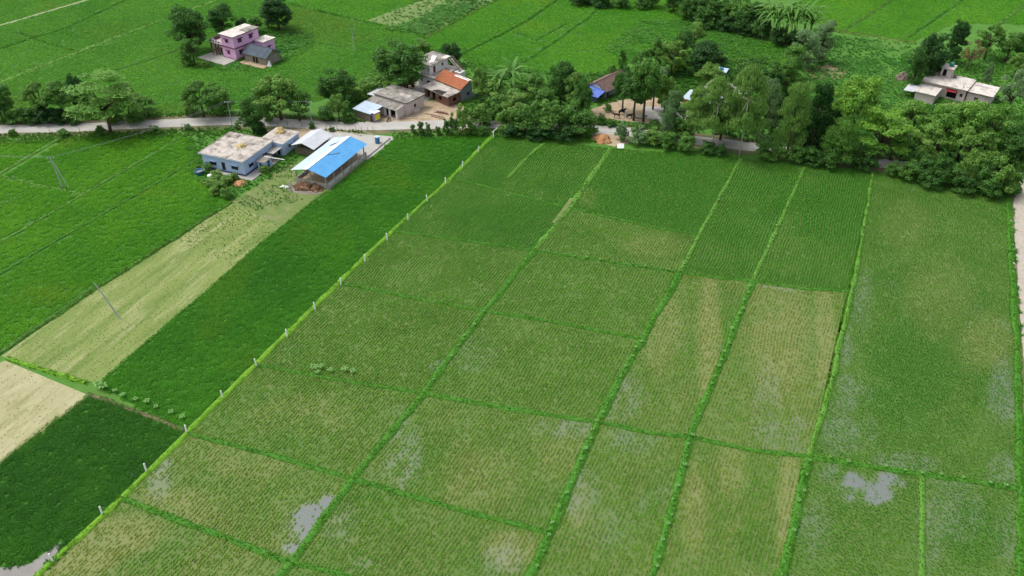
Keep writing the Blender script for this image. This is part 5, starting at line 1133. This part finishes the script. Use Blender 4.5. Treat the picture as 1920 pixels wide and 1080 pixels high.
def proto(kind, var):
    if (kind, var) in PROT: return PROT[(kind, var)]
    r = random.Random(hash(kind) % 1 + {'round':1,'feather':2,'euc':3,'bush':4,'column':5,'airy':6,'droop':7,'dry':8,'tall':9}[kind]*100+var); cl = []
    if kind in ('round', 'tall'):
        for k in range(46):
            a = r.uniform(0, 6.283); z = r.uniform(-1, 1); q = math.sqrt(max(0, 1-z*z*.9))*r.uniform(.72, 1.0); s = r.uniform(.72, 1.12)
            cl.append((.38*q*math.cos(a)*s, .38*q*math.sin(a)*s, (.54+.36*z*s) if kind == 'round' else (.68+.24*z*s), r.uniform(.09, .15), r.uniform(.065, .11), 170))
        for k in range(8): cl.append((r.uniform(-.15, .15), r.uniform(-.15, .15), r.uniform(.45, .7), .16, .14, 110))
        me = leafcloud(cl, .045, var+11); tr = limbs(cl, (0, 0), .30 if kind == 'round' else .48, .028, var)
    elif kind == 'airy':
        for k in range(34):
            a = r.uniform(0, 6.283); z = r.uniform(-.8, 1); q = math.sqrt(max(0, 1-z*z))*r.uniform(.5, 1.05); s = r.uniform(.7, 1.15)
            cl.append((.40*q*math.cos(a)*s, .40*q*math.sin(a)*s, .58+.32*z*s, r.uniform(.07, .14), r.uniform(.05, .09), 190))
        me = leafcloud(cl, .043, var+31); tr = limbs(cl, (0, 0), .32, .028, var, n=14)
    elif kind == 'feather':
        for k in range(44):
            z = r.random(); rad = .46*math.sqrt(max(.05, 1-((z-.35)/.72)**2)); a = r.uniform(0, 6.283); q = rad*math.sqrt(r.uniform(.1, 1.0))
            cl.append((q*math.cos(a), q*math.sin(a), .34+.62*z, r.uniform(.10, .17), r.uniform(.022, .04), 150))
        me = leafcloud(cl, .048, var+51, flat=.8, aspect=.4); tr = limbs(cl, (0, 0), .36, .022, var, n=18)
    elif kind == 'euc':
        for k in range(46):
            z = r.random(); prof = .42*(.55+.45*math.sin(math.pi*min(1, z*1.05+.12)))*(1-.45*max(0, z-.72)/.28); a = r.uniform(0, 6.283); q = prof*math.sqrt(r.uniform(.05, 1.0))
            cl.append((q*math.cos(a), q*math.sin(a), .30+.66*z, r.uniform(.10, .16), r.uniform(.05, .08), 190))
        me = leafcloud(cl, .05, var+71, droop=.5, aspect=.4); tr = limbs(cl, (0, 0), .62, .011, var, n=5, m=m_barkpale)
    elif kind == 'droop':
        for k in range(56):
            z = r.random(); prof = .40*(.75+.25*math.sin(3.2*z+1)); a = r.uniform(0, 6.283); q = prof*math.sqrt(r.uniform(.1, 1.0))
            cl.append((q*math.cos(a), q*math.sin(a), .08+.85*z, r.uniform(.11, .17), r.uniform(.05, .085), 140))
        me = leafcloud(cl, .047, var+91, droop=.5, aspect=.4); tr = limbs(cl, (0, 0), .4, .022, var, n=10)
    elif kind == 'column':
        for k in range(46):
            z = r.random(); prof = .36*(.6+.4*math.sin(math.pi*min(1, z+.15))); a = r.uniform(0, 6.283); q = prof*r.uniform(.4, 1.0)
            cl.append((q*math.cos(a), q*math.sin(a), .10+.83*z, r.uniform(.12, .2), r.uniform(.045, .07), 130))
        me = leafcloud(cl, .052, var+111); tr = limbs(cl, (0, 0), .4, .028, var, n=10)
    elif kind == 'bush':
        for k in range(30):
            a = r.uniform(0, 6.283); z = r.uniform(.02, 1); q = math.sqrt(max(0, 1-z*z*.8))*r.uniform(.35, 1.0); s = r.uniform(.75, 1.12)
            cl.append((.38*q*math.cos(a)*s, .38*q*math.sin(a)*s, .08+.80*z*s*.95, r.uniform(.10, .17), r.uniform(.08, .14), 120))
        me = leafcloud(cl, .066, var+131); tr = limbs(cl, (0, 0), .18, .022, var, n=8)
    else:
        for k in range(20):
            a = r.uniform(0, 6.283); z = r.uniform(-.6, 1); q = math.sqrt(max(0, 1-z*z))*r.uniform(.5, 1.0)
            cl.append((.4*q*math.cos(a), .4*q*math.sin(a), .6+.32*z, r.uniform(.07, .12), r.uniform(.05, .08), 40))
        me = leafcloud(cl, .05, var+151); tr = limbs(cl, (0, 0), .3, .024, var, n=18)
    PROT[(kind, var)] = (me, tr); return PROT[(kind, var)]
ADJ = {'dark':'dark green','mid':'mid green','light':'light green','grey':'grey-green','deep':'very dark','olive':'olive green','lime':'yellow-green'}
_tr = random.Random(77); TREES = 0
def tree(kind, bx, by, ty, wpx, lm, label, group=None, name=None, cat=None, hmax=None):
    global TREES
    var = _tr.randrange(3) if kind in ('round', 'bush', 'airy', 'tall') else _tr.randrange(2)
    cm, tm = proto(kind, var); X, Y = gp(bx, by); hh = hgt(bx, by, ty)*1.02; wd = wpx*mpp(bx, by)*1.12
    name = name or ('shrub' if kind == 'bush' else 'tree'); cat = cat or ('shrub' if kind == 'bush' else 'tree')
    t = thing(name, label, cat, (X, Y, 0), _tr.uniform(0, 6.283), group); t.scale = (wd, wd, hh)
    for nm, me in (('trunk', tm), ('crown', cm)):
        o = bpy.data.objects.new(nm, me); COL.objects.link(o); o.parent = t
        if nm == 'crown':
            o.material_slots[0].link = 'OBJECT'; o.material_slots[0].material = LM[lm]
    TREES += 1
    return t
# --- left roadside
tree('round', 6, 226, 150, 56, 'dark', 'dark round tree beside the road at the end of the left hedge')
tree('airy', 85, 220, 152, 62, 'light', 'light green spreading tree in the roadside row, left of the feathery one')
tree('airy', 122, 222, 150, 74, 'mid', 'mid green tree of the roadside row growing against the feathery tree')
tree('round', 158, 218, 142, 40, 'deep', 'dark crown showing just behind the yellow-green feathery tree')
ft = tree('feather', 208, 248, 138, 112, 'leafy', 'tall yellow-green feathery tree standing over the road')
tree('airy', 245, 219, 164, 74, 'light', 'light green bushy tree right of the feathery roadside tree')
tree('airy', 280, 218, 182, 52, 'mid', 'low mid green tree ending the roadside row beyond the feathery tree')
for x, w_, t_y, c in ((28,42,202,'mid'),(58,44,200,'dark'),(88,44,196,'deep'),(112,40,200,'deep'),(140,38,206,'dark'),(215,36,208,'mid'),(255,40,206,'mid')):
    tree('bush', x, 230, t_y, w_, c, ADJ[c]+' hedge shrub along the far edge of the road below the roadside trees', 'roadside hedge shrubs')
tree('airy', 382, 219, 150, 74, 'mid', 'mid green bushy tree on the roadside below the pink house')
tree('round', 415, 217, 165, 56, 'mid', 'rounded tree beside the slim electric pole on the roadside')
tree('bush', 360, 214, 178, 34, 'light', 'light shrub at the end of the roadside bushes where the track meets the road')
tree('round', 476, 250, 182, 56, 'dark', 'dark tree on the near road edge beside the blue farmhouse')
tree('bush', 488, 250, 222, 30, 'deep', 'dark bush under the tree by the blue farmhouse')
tree('airy', 528, 224, 138, 92, 'light', 'large light green tree across the road from the blue farmhouse')
tree('airy', 562, 226, 165, 58, 'mid', 'tree with forked trunk beside the large light green roadside tree')
tree('bush', 500, 226, 178, 44, 'mid', 'shrub at the foot of the large light green roadside tree')
tree('round', 636, 200, 130, 72, 'dark', 'compact dark mango-like tree standing in front of the long building corner')
tree('airy', 636, 226, 174, 40, 'light', 'small light green tree in front of the dark compact tree')
tree('bush', 610, 228, 196, 36, 'mid', 'shrub on the far road edge beside the small light green tree')
tree('bush', 655, 229, 205, 30, 'mid', 'weedy shrub between the road and the tin lean-to')
tree('bush', 586, 240, 228, 16, 'dark', 'small round bush on the near road edge above the firewood hut')
tree('bush', 622, 246, 237, 14, 'dark', 'tiny dark bush between the firewood hut and the road')
tree('bush', 690, 182, 148, 54, 'light', 'pale green shrub mass beside the large tree of the homestead')
tree('bush', 665, 190, 160, 34, 'light', 'pale green shrub at the field edge behind the compact dark tree')
tree('bush', 720, 178, 140, 44, 'light', 'pale green shrub half under the large homestead tree')
# --- homestead trees
tree('round', 752, 170, 78, 98, 'dark', 'large dark tree shading the courtyard beside the white house')
tree('bush', 795, 105, 74, 44, 'light', 'light green bush on the field edge behind the white house')
tree('round', 846, 122, 82, 42, 'deep', 'very dark round tree beside the outside stair of the white house')
# --- pink house trees
tree('round', 362, 98, 14, 78, 'dark', 'big dark tree left of the pink house')
tree('airy', 366, 122, 68, 44, 'mid', 'lighter small tree in front of the big dark tree by the pink house')
tree('bush', 352, 122, 98, 30, 'mid', 'shrub at the foot of the trees by the pink terrace')
tree('bush', 385, 126, 112, 22, 'light', 'tiny shrub at the edge of the pink house terrace')
tree('round', 420, 66, 8, 54, 'dark', 'dark tree rising behind the left corner of the pink house')
tree('round', 455, 58, 34, 26, 'deep', 'small dark tree peeping over the pink house roof')
tree('airy', 482, 62, 30, 30, 'mid', 'thin airy tree behind the pink house')
tree('round', 524, 56, -6, 66, 'deep', 'lone dark dome-shaped tree in the rice right of the pink house')
tree('bush', 503, 52, 32, 20, 'light', 'small light shrub beside the lone dark dome-shaped tree')
tree('bush', 497, 88, 72, 18, 'mid', 'small shrub between the pink house and the sheet-roofed mud house')
# --- centre thicket
TH = 'trees of the thicket between the brick house and the hut'
for k, bx, by, ty, w_, lm, lb in (('airy',900,200,120,34,'light','slim light tree behind the gable of the tiled brick house'),
  ('airy',925,205,150,66,'light','mid green rounded tree of the thicket, just right of the grey gable'),
  ('airy',1000,205,138,66,'mid','spreading mid green tree in the middle of the thicket'),
  ('round',1050,205,116,58,'dark','tall dark-centred tree rising above the thicket beside the hut'),
  ('airy',1078,212,134,60,'light','light green airy tree of the thicket next to the blue awning'),
  ('round',1092,226,150,40,'dark','dark tree close to the blue tarpaulin awning'),
  ('airy',972,222,165,60,'olive','olive green tree in the front part of the thicket'),
  ('airy',1025,230,165,60,'mid','broad tree in the front rank of the thicket'),
  ('bush',900,236,195,56,'light','light green shrub at the left end of the thicket by the road'),
  ('bush',950,244,198,50,'light','bright shrub in the front of the thicket'),
  ('bush',985,252,196,62,'mid','large shrub overhanging the road from the thicket'),
  ('bush',1030,254,190,66,'mid','large rounded shrub in the front of the thicket beside the road'),
  ('bush',1075,254,194,62,'mid','large mid green shrub in the front of the thicket'),
  ('bush',1103,252,208,44,'mid','shrub at the right end of the thicket near the earth mound'),
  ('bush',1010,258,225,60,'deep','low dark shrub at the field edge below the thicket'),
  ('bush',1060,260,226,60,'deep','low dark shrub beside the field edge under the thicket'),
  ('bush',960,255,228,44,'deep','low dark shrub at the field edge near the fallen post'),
  ('bush',935,225,180,46,'mid','bushy shrub behind the bright front shrub of the thicket')):
    tree(k, bx, by, ty, w_, lm, lb, TH)
for x, by, ty, w_, c in ((775,252,232,14,'mid'),(790,254,226,18,'dark'),(803,254,230,15,'mid'),(838,252,222,16,'dark'),(850,253,214,22,'mid'),(868,252,196,34,'light'),(885,252,226,26,'mid'),(905,254,232,26,'mid'),(822,253,236,14,'mid')):
    tree('bush', x, by, ty, w_, c, ADJ[c]+' small roadside shrub between the concrete road and the dense rice', 'roadside shrubs by the dense rice')
# --- cattle yard and ochre house
tree('tall', 1188, 226, 138, 66, 'dark', 'dark-leaved tree shading the tethered cattle')
tree('tall', 1206, 228, 112, 66, 'mid', 'tall broad green tree between the hut and the ochre house')
tree('tall', 1224, 205, 122, 50, 'grey', 'grey-green tree in front of the ochre house roof')
tree('bush', 1245, 210, 138, 46, 'light', 'bright leafy small tree against the ochre wall')
tree('tall', 1167, 210, 128, 48, 'dark', 'dark tree standing over the right half of the tiled hut roof')
tree('airy', 1145, 155, 118, 20, 'light', 'thin young tree in the rice behind the hut')
tree('column', 1165, 140, 92, 18, 'mid', 'slender upright tree behind the hut roof')
BT = 'trees behind the ochre house'
for k, bx, by, ty, w_, lm, lb in (('airy',1200,150,88,42,'mid','mid green tree behind the tiled hut'),('airy',1228,140,70,32,'mid','narrow tree behind the ochre house'),
  ('airy',1258,140,72,62,'light','light broad tree behind the ochre house'),('round',1278,118,58,44,'dark','dark tree rising behind the light broad tree'),
  ('bush',1270,132,104,34,'lime','yellow-green bush just behind the grey roof'),('round',1318,140,80,66,'deep','very dark tree near the pale blue stair cabin'),
  ('bush',1345,135,96,40,'dark','dark shrub behind the pale blue stair cabin'),('airy',1300,95,38,44,'light','light loose tree on the field edge behind the dark tree'),
  ('round',1330,165,122,56,'light','bright dense tree beside the white side roof'),('bush',1390,150,104,48,'mid','mid green bushy tree right of the stair cabin'),
  ('round',1410,165,108,44,'dark','dark round tree at the corner of the back field'),('bush',1428,60,30,20,'light','small papaya-like tree on the back field edge')):
    tree(k, bx, by, ty, w_, lm, lb, BT)
for x, by, ty, w_, lb in ((1128,232,214,24,'low green shrub between the road and the cattle yard, nearest the hut'),(1146,236,220,26,'low green shrub on the yard bank above the earth mound'),(1196,242,228,26,'low green shrub on the yard bank behind the two walkers'),(1226,240,222,30,'low green shrub where the pale yard meets the road'),(1140,208,192,20,'small shrub at the corner of the blue awning hut')):
    tree('bush', x, by, ty, w_, 'mid', lb)
# --- roadside belt, right of the cattle yard
RB_ = 'roadside tree belt'
for k, bx, by, ty, w_, lm, lb in (('euc',1258,252,172,50,'grey','small weeping grey-green tree beside the pale yard'),
  ('euc',1300,268,168,60,'olive','weeping olive tree right of the pale yard'),('bush',1275,262,215,50,'mid','mid green shrub under the weeping trees by the yard'),
  ('euc',1335,280,145,78,'olive','broad olive weeping tree left of the white-trunked one'),('euc',1386,292,122,82,'olive','tallest weeping tree with a pale straight trunk on the field edge'),
  ('droop',1428,262,150,52,'grey','blue-green narrow tree behind the white-trunked tree'),('droop',1474,292,152,62,'olive','drooping olive tree with hanging foliage on the road edge'),
  ('column',1518,288,150,50,'deep','very dark layered tree between the olive and the yellow-green tree'),
  ('airy',1588,282,134,104,'lime','large bright yellow-green tree on the roadside'),('feather',1642,308,206,88,'lime','feathery bright green tree drooping at the road bend'),
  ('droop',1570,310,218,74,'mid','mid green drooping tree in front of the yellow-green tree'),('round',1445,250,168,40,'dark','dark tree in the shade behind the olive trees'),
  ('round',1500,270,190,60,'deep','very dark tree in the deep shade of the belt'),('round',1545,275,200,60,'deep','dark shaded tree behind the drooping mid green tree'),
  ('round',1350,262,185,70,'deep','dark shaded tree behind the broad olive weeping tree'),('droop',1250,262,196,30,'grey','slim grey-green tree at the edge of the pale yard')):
    tree(k, bx, by, ty, w_, lm, lb, RB_)
FS = 'shrubs on the field edge below the tree belt'
for x, by, ty, w_, c in ((1165,262,226,30,'grey'),(1195,268,238,44,'grey'),(1222,270,236,44,'light'),(1250,278,240,44,'mid'),(1285,284,246,40,'mid'),(1325,288,262,36,'dark'),(1350,291,268,30,'dark'),(1430,298,262,44,'mid'),(1455,302,268,44,'mid'),(1490,304,264,44,'mid'),(1520,308,270,50,'dark'),(1555,312,272,54,'dark'),(1590,314,270,54,'dark'),(1622,318,272,44,'dark')):
    tree('bush', x, by, ty, w_, c, ADJ[c]+' leafy shrub on the grassy strip between the road and the planted plots', FS)
RC = 'shrub wall by the road bend'
for x, by, ty, w_, c in ((1672,328,300,34,'mid'),(1700,336,296,46,'mid'),(1728,340,286,50,'dark'),(1756,346,282,48,'dark'),(1782,348,296,46,'mid'),(1808,352,284,50,'light'),(1838,358,296,52,'mid'),(1868,366,300,56,'light'),(1892,362,312,44,'mid'),(1850,370,330,50,'dark'),(1800,360,325,50,'dark'),(1745,350,322,50,'dark')):
    tree('bush', x, by, ty, w_, c, ADJ[c]+' dense shrub in the shrub wall along the right corner field', RC)
tree('bush', 1808, 318, 284, 20, 'lime', 'bright yellow-leaved shrub poking out of the shrub wall')
tree('airy', 1846, 330, 278, 40, 'light', 'light feathery bush rising above the shrub wall')
# --- right clump around the flat-roofed house
CR = 'trees in front of the flat-roofed house'
for k, bx, by, ty, w_, lm, lb in (('airy',1700,275,188,84,'leafy','mid green tree left of the flat-roofed house porch'),('airy',1755,290,190,92,'leafy','light green spreading tree hiding the porch front'),
  ('airy',1795,300,182,84,'leafy','yellowish green tree in front of the red awning'),('airy',1840,300,188,92,'leafy','broad light tree in front of the side roof'),
  ('airy',1730,310,232,80,'light','mid green tree near the road in front of the flat-roofed house'),('airy',1810,318,236,90,'light','darker tree nearer the road below the side roof'),('round',1888,318,232,76,'dark','dark tree where the two roads meet'),
  ('airy',1885,220,128,56,'grey','grey-green tree right of the flat-roofed house'),('bush',1905,325,270,50,'mid','shrub by the junction of the two roads'),
  ('airy',1668,300,225,60,'mid','tree on the road edge beside the feathery one'),('airy',1915,290,215,60,'mid','tree beside the gravel road above the junction')):
    tree(k, bx, by, ty, w_, lm, lb, CR)
BH = 'trees behind the flat-roofed house'
for k, bx, by, ty, w_, lm, lb in (('round',1732,158,62,68,'deep','big dark tree left of the stair cabin'),('column',1784,118,40,44,'deep','tall narrow dark tree behind the stair cabin'),
  ('airy',1845,112,46,58,'mid','mid green tree on the far field edge behind the stair cabin'),('airy',1885,115,58,60,'mid','second mid green tree on the far field edge'),('round',1915,118,55,50,'dark','dark tree at the far end of the row behind the house'),
  ('dry',1812,132,72,42,'dry','brownish half-dry tree beside the stair cabin'),('airy',1900,145,98,44,'light','light bushy tree right of the half-dry tree'),('round',1708,172,92,36,'dark','dark tree at the meadow edge left of the house'),('bush',1845,165,118,20,'grey','papaya-like small tree in the grass behind the side roof')):
    tree(k, bx, by, ty, w_, lm, lb, BH)
# --- far belt
FB = 'tree belt between the far fields'
for k, bx, by, ty, w_, lm, lb in (('bush',1090,8,-18,50,'deep','dark hedge at the far edge of the light rice'),('bush',1130,12,-14,46,'deep','dark hedge clump at the far edge of the light rice'),('bush',1165,14,-14,40,'mid','green hedge clump ending the far hedge'),
  ('round',1222,14,-25,36,'mid','mid green tree beyond the far hedge'),('round',1300,40,-12,48,'dark','dark tree at the start of the far belt'),('round',1340,44,-10,56,'dark','dark rounded tree in the far belt'),('round',1385,52,-2,54,'mid','mid green tree in the far belt'),('round',1418,58,4,46,'dark','dark tree of the far belt beside the banana clump'),
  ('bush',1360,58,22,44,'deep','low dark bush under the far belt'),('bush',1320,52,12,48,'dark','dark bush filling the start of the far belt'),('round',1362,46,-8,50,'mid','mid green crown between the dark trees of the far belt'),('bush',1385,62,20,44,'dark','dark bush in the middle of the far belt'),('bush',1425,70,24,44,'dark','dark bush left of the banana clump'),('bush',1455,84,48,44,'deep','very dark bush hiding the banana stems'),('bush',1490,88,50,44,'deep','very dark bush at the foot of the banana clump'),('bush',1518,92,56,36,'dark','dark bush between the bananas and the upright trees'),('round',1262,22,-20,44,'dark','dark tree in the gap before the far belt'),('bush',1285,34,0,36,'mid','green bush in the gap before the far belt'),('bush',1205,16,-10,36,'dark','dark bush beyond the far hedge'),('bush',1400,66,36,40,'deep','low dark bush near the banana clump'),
  ('column',1502,128,54,56,'grey','grey-green upright tree below the banana clump'),('column',1535,118,38,46,'grey','grey-green upright tree ending the far belt'),('column',1482,150,84,48,'mid','mid green upright tree of the belt corner'),('bush',1455,170,110,48,'dark','dark bushy tree at the inner corner of the belt'),('column',1470,178,110,40,'mid','mid green leafy tree at the foot of the belt'),('round',1440,185,120,44,'dark','dark tree closing the belt above the olive trees')):
    tree(k, bx, by, ty, w_, lm, lb, FB)
# --- farmhouse garden shrubs
for x, by, ty, w_, c in ((392,322,306,26,'mid'),(408,338,320,34,'olive'),(425,345,330,30,'olive'),(398,348,332,30,'light'),(412,358,338,34,'light'),(425,372,352,28,'mid'),(388,344,334,20,'light'),(498,322,308,24,'light'),(440,336,322,20,'olive'),(403,366,350,26,'light'),(373,318,308,16,'light')):
    tree('bush', x, by, ty, w_, c, ADJ[c]+' garden shrub growing around the blue farmhouse', 'farmhouse garden shrubs')
for x, by, ty, w_ in ((445,242,231,14),(25,254,240,20),(120,256,240,26),(190,254,236,26),(290,250,236,26)):
    tree('bush', x, by, ty, w_, 'mid', 'small shrub on the near verge of the concrete road', 'near verge shrubs')
tree('bush', 352, 243, 231, 18, 'grey', 'grey-leaved shrub on the near verge of the road')
# --- banana plants: each big leaf a part
def leafblade(L_, w_, arch, seed):
    vs = []; fs = []; n = 9; r = random.Random(seed)
    for i in range(n+1):
        t = i/n; x = L_*(t-.18*t*t); z = arch*(1.5*t-1.75*t*t)*L_*.5; ww = w_*math.sin(math.pi*min(1, .08+t*.9))**.7/2
        vs += [(x, -ww, z+.12*ww), (x, 0, z), (x, ww, z+.12*ww)]
    for i in range(n):
        for k in range(2): fs.append((i*3+k, (i+1)*3+k, (i+1)*3+k+1, i*3+k+1))
    me = bpy.data.meshes.new('leaf'); me.from_pydata(vs, [], fs); a = me.attributes.new('v', 'FLOAT', 'POINT'); a.data.foreach_set('value', [r.uniform(.3, .9)]*len(vs)); me.materials.append(LM['light'])
    for p in me.polygons: p.use_smooth = True
    return me
LB = [leafblade(3.3, .45, .9, 1), leafblade(2.9, .4, 1.05, 2), leafblade(3.5, .45, .75, 3)]
LB2 = [leafblade(3.6, .30, 1.0, 4), leafblade(4.0, .26, .9, 5), leafblade(3.3, .28, 1.2, 6)]
sm = MB().tube([(0,0,-.1),(.05,0,1.6),(0,.05,3.2)], [.22,.18,.12], 8).build('stem', mat('banana_stem', (.14,.17,.06), (.22,.24,.10), scale=3)); STEM = sm.data; bpy.data.objects.remove(sm)
def banana(label, px, py, ty, n=10, group=None, lm='light', blades=LB, name='banana_plant', zs=3.0):
    hh = hgt(px, py, ty); t = thing(name, label, 'banana plant', (*gp(px, py), 0), random.uniform(0, 6), group); sc_ = hh/(zs+1.6); t.scale = (sc_,)*3
    o = bpy.data.objects.new('stem', STEM); COL.objects.link(o); o.parent = t; o.scale.z = zs/3.0
    for k in range(n):
        o = bpy.data.objects.new('leaf', blades[k % 3]); COL.objects.link(o); o.parent = t; o.location = (0, 0, zs+.05*k); o.rotation_euler = (0, -random.uniform(.15, .75), k*2.399+random.uniform(-.2, .2))
        o.material_slots[0].link = 'OBJECT'; o.material_slots[0].material = LM[lm]
random.seed(31)
banana('large-leaved banana plant rising above the thicket next to the brick house', 960, 192, 126, 16, lm='mid')
banana('smaller banana plant with spread leaves at the left of the thicket', 938, 196, 140, 13, lm='mid')
BN = 'banana clump of the far belt'
for x, y_, t_y in ((1440,70,16),(1456,72,14),(1472,74,18),(1488,76,16),(1504,78,22),(1516,80,30),(1450,78,32),(1480,82,36)): banana('arching long-leaved banana plant in the clump at the end of the far belt', x, y_, t_y, 20, BN, lm='mid', blades=LB2, zs=2.2)
# --- seedlings planted on the bunds
sv = []; sf = []
for k in range(9):
    a = k*2.399; L_ = .42 if k % 2 else .32; up = .16+.04*(k % 3); c_, s_ = math.cos(a), math.sin(a); i = len(sv)
    sv += [(0,0,.18), (c_*L_*.5-s_*.09, s_*L_*.5+c_*.09, .18+up), (c_*L_, s_*L_, .2+up*.6), (c_*L_*.5+s_*.09, s_*L_*.5-c_*.09, .18+up)]; sf.append((i, i+1, i+2, i+3))
me = bpy.data.meshes.new('leaves'); me.from_pydata(sv, [], sf); a_ = me.attributes.new('v', 'FLOAT', 'POINT'); a_.data.foreach_set('value', [.8]*len(sv)); me.materials.append(leaf_mat('seedling_leaf', (.13,.33,.07), (.25,.46,.14))); SL = me
ms_ = MB().tube([(0,0,0),(0,0,.25)], .02, 5).build('stem', m_bund); SS = ms_.data; bpy.data.objects.remove(ms_)
def seedling(x, y, z, s_, label, group):
    t = thing('seedling', label, 'plant', (x, y, z), random.uniform(0, 6), group); t.scale = (s_,)*3
    for nm, mm in (('stem', SS), ('leaves', SL)): o = bpy.data.objects.new(nm, mm); COL.objects.link(o); o.parent = t
def seedline(pts, step, label, group, s0=1.0, z=.3):
    P = resample([gp(*p) for p in pts], .25); d = 0; nxt = step
    for a, b in zip(P, P[1:]):
        d += (b-a).length
        if d > nxt: nxt = d+step*random.uniform(.75, 1.3); seedling(b.x+random.uniform(-.3, .3), b.y+random.uniform(-.2, .2), z, s0*random.uniform(.5, 1.15), label, group)
SG = 'seedlings planted along the bunds'
seedline([C[7],C[5],C[4],C[3]], 2.3, 'star-shaped pale seedling on the long bund beside the streaky wet plots', SG, 1.05)
seedline([D[7],D[4],D[2]], 2.3, 'star-shaped pale seedling on the bund between the two narrow tan plots', SG, 1.05)
seedline([E[7],E[4]], 2.6, 'pale seedling on the bund left of the muddy corner plot', SG, .9)
seedline([E[4],Fp[4]], 2.6, 'pale seedling on the bund crossing above the muddy corner plot', SG, .95)
seedline([C[2],C[0]], 3.0, 'pale seedling on the faint bund below the olive trees', SG, .9, .2)
seedline([D[2],D[0]], 3.0, 'pale seedling on the faint bund below the yellow-green tree', SG, .9, .2)
seedline([B[2],C[2]], 2.2, 'pale seedling on the short cross bund below the lush plot', SG, .8)
seedline([B[4],B[3]], 3.2, 'pale seedling on the bund between the finely rowed plots', SG, .95)
for x, y_, s_ in ((187,727,2.6),(196,731,2.4),(217,736,1.3),(232,744,1.5),(256,752,1.3),(277,757,1.7),(294,766,1.3),(322,776,1.4),(343,786,1.6)):
    X, Y = gp(x, y_); seedling(X, Y, .2, s_, 'pale leafy plant on the dry bund between the two dark rice plots', 'plants on the dry bund')
for x, y_, s_ in ((590,694,2.2),(602,692,1.8),(620,698,1.6),(647,697,1.9),(662,700,1.6),(596,702,1.5)):
    X, Y = gp(x, y_); seedling(X, Y, .2, s_, 'pale bushy weed in the clump on the cross bund of the rowed plots', 'weed clump on the cross bund')
print('trees', TREES)
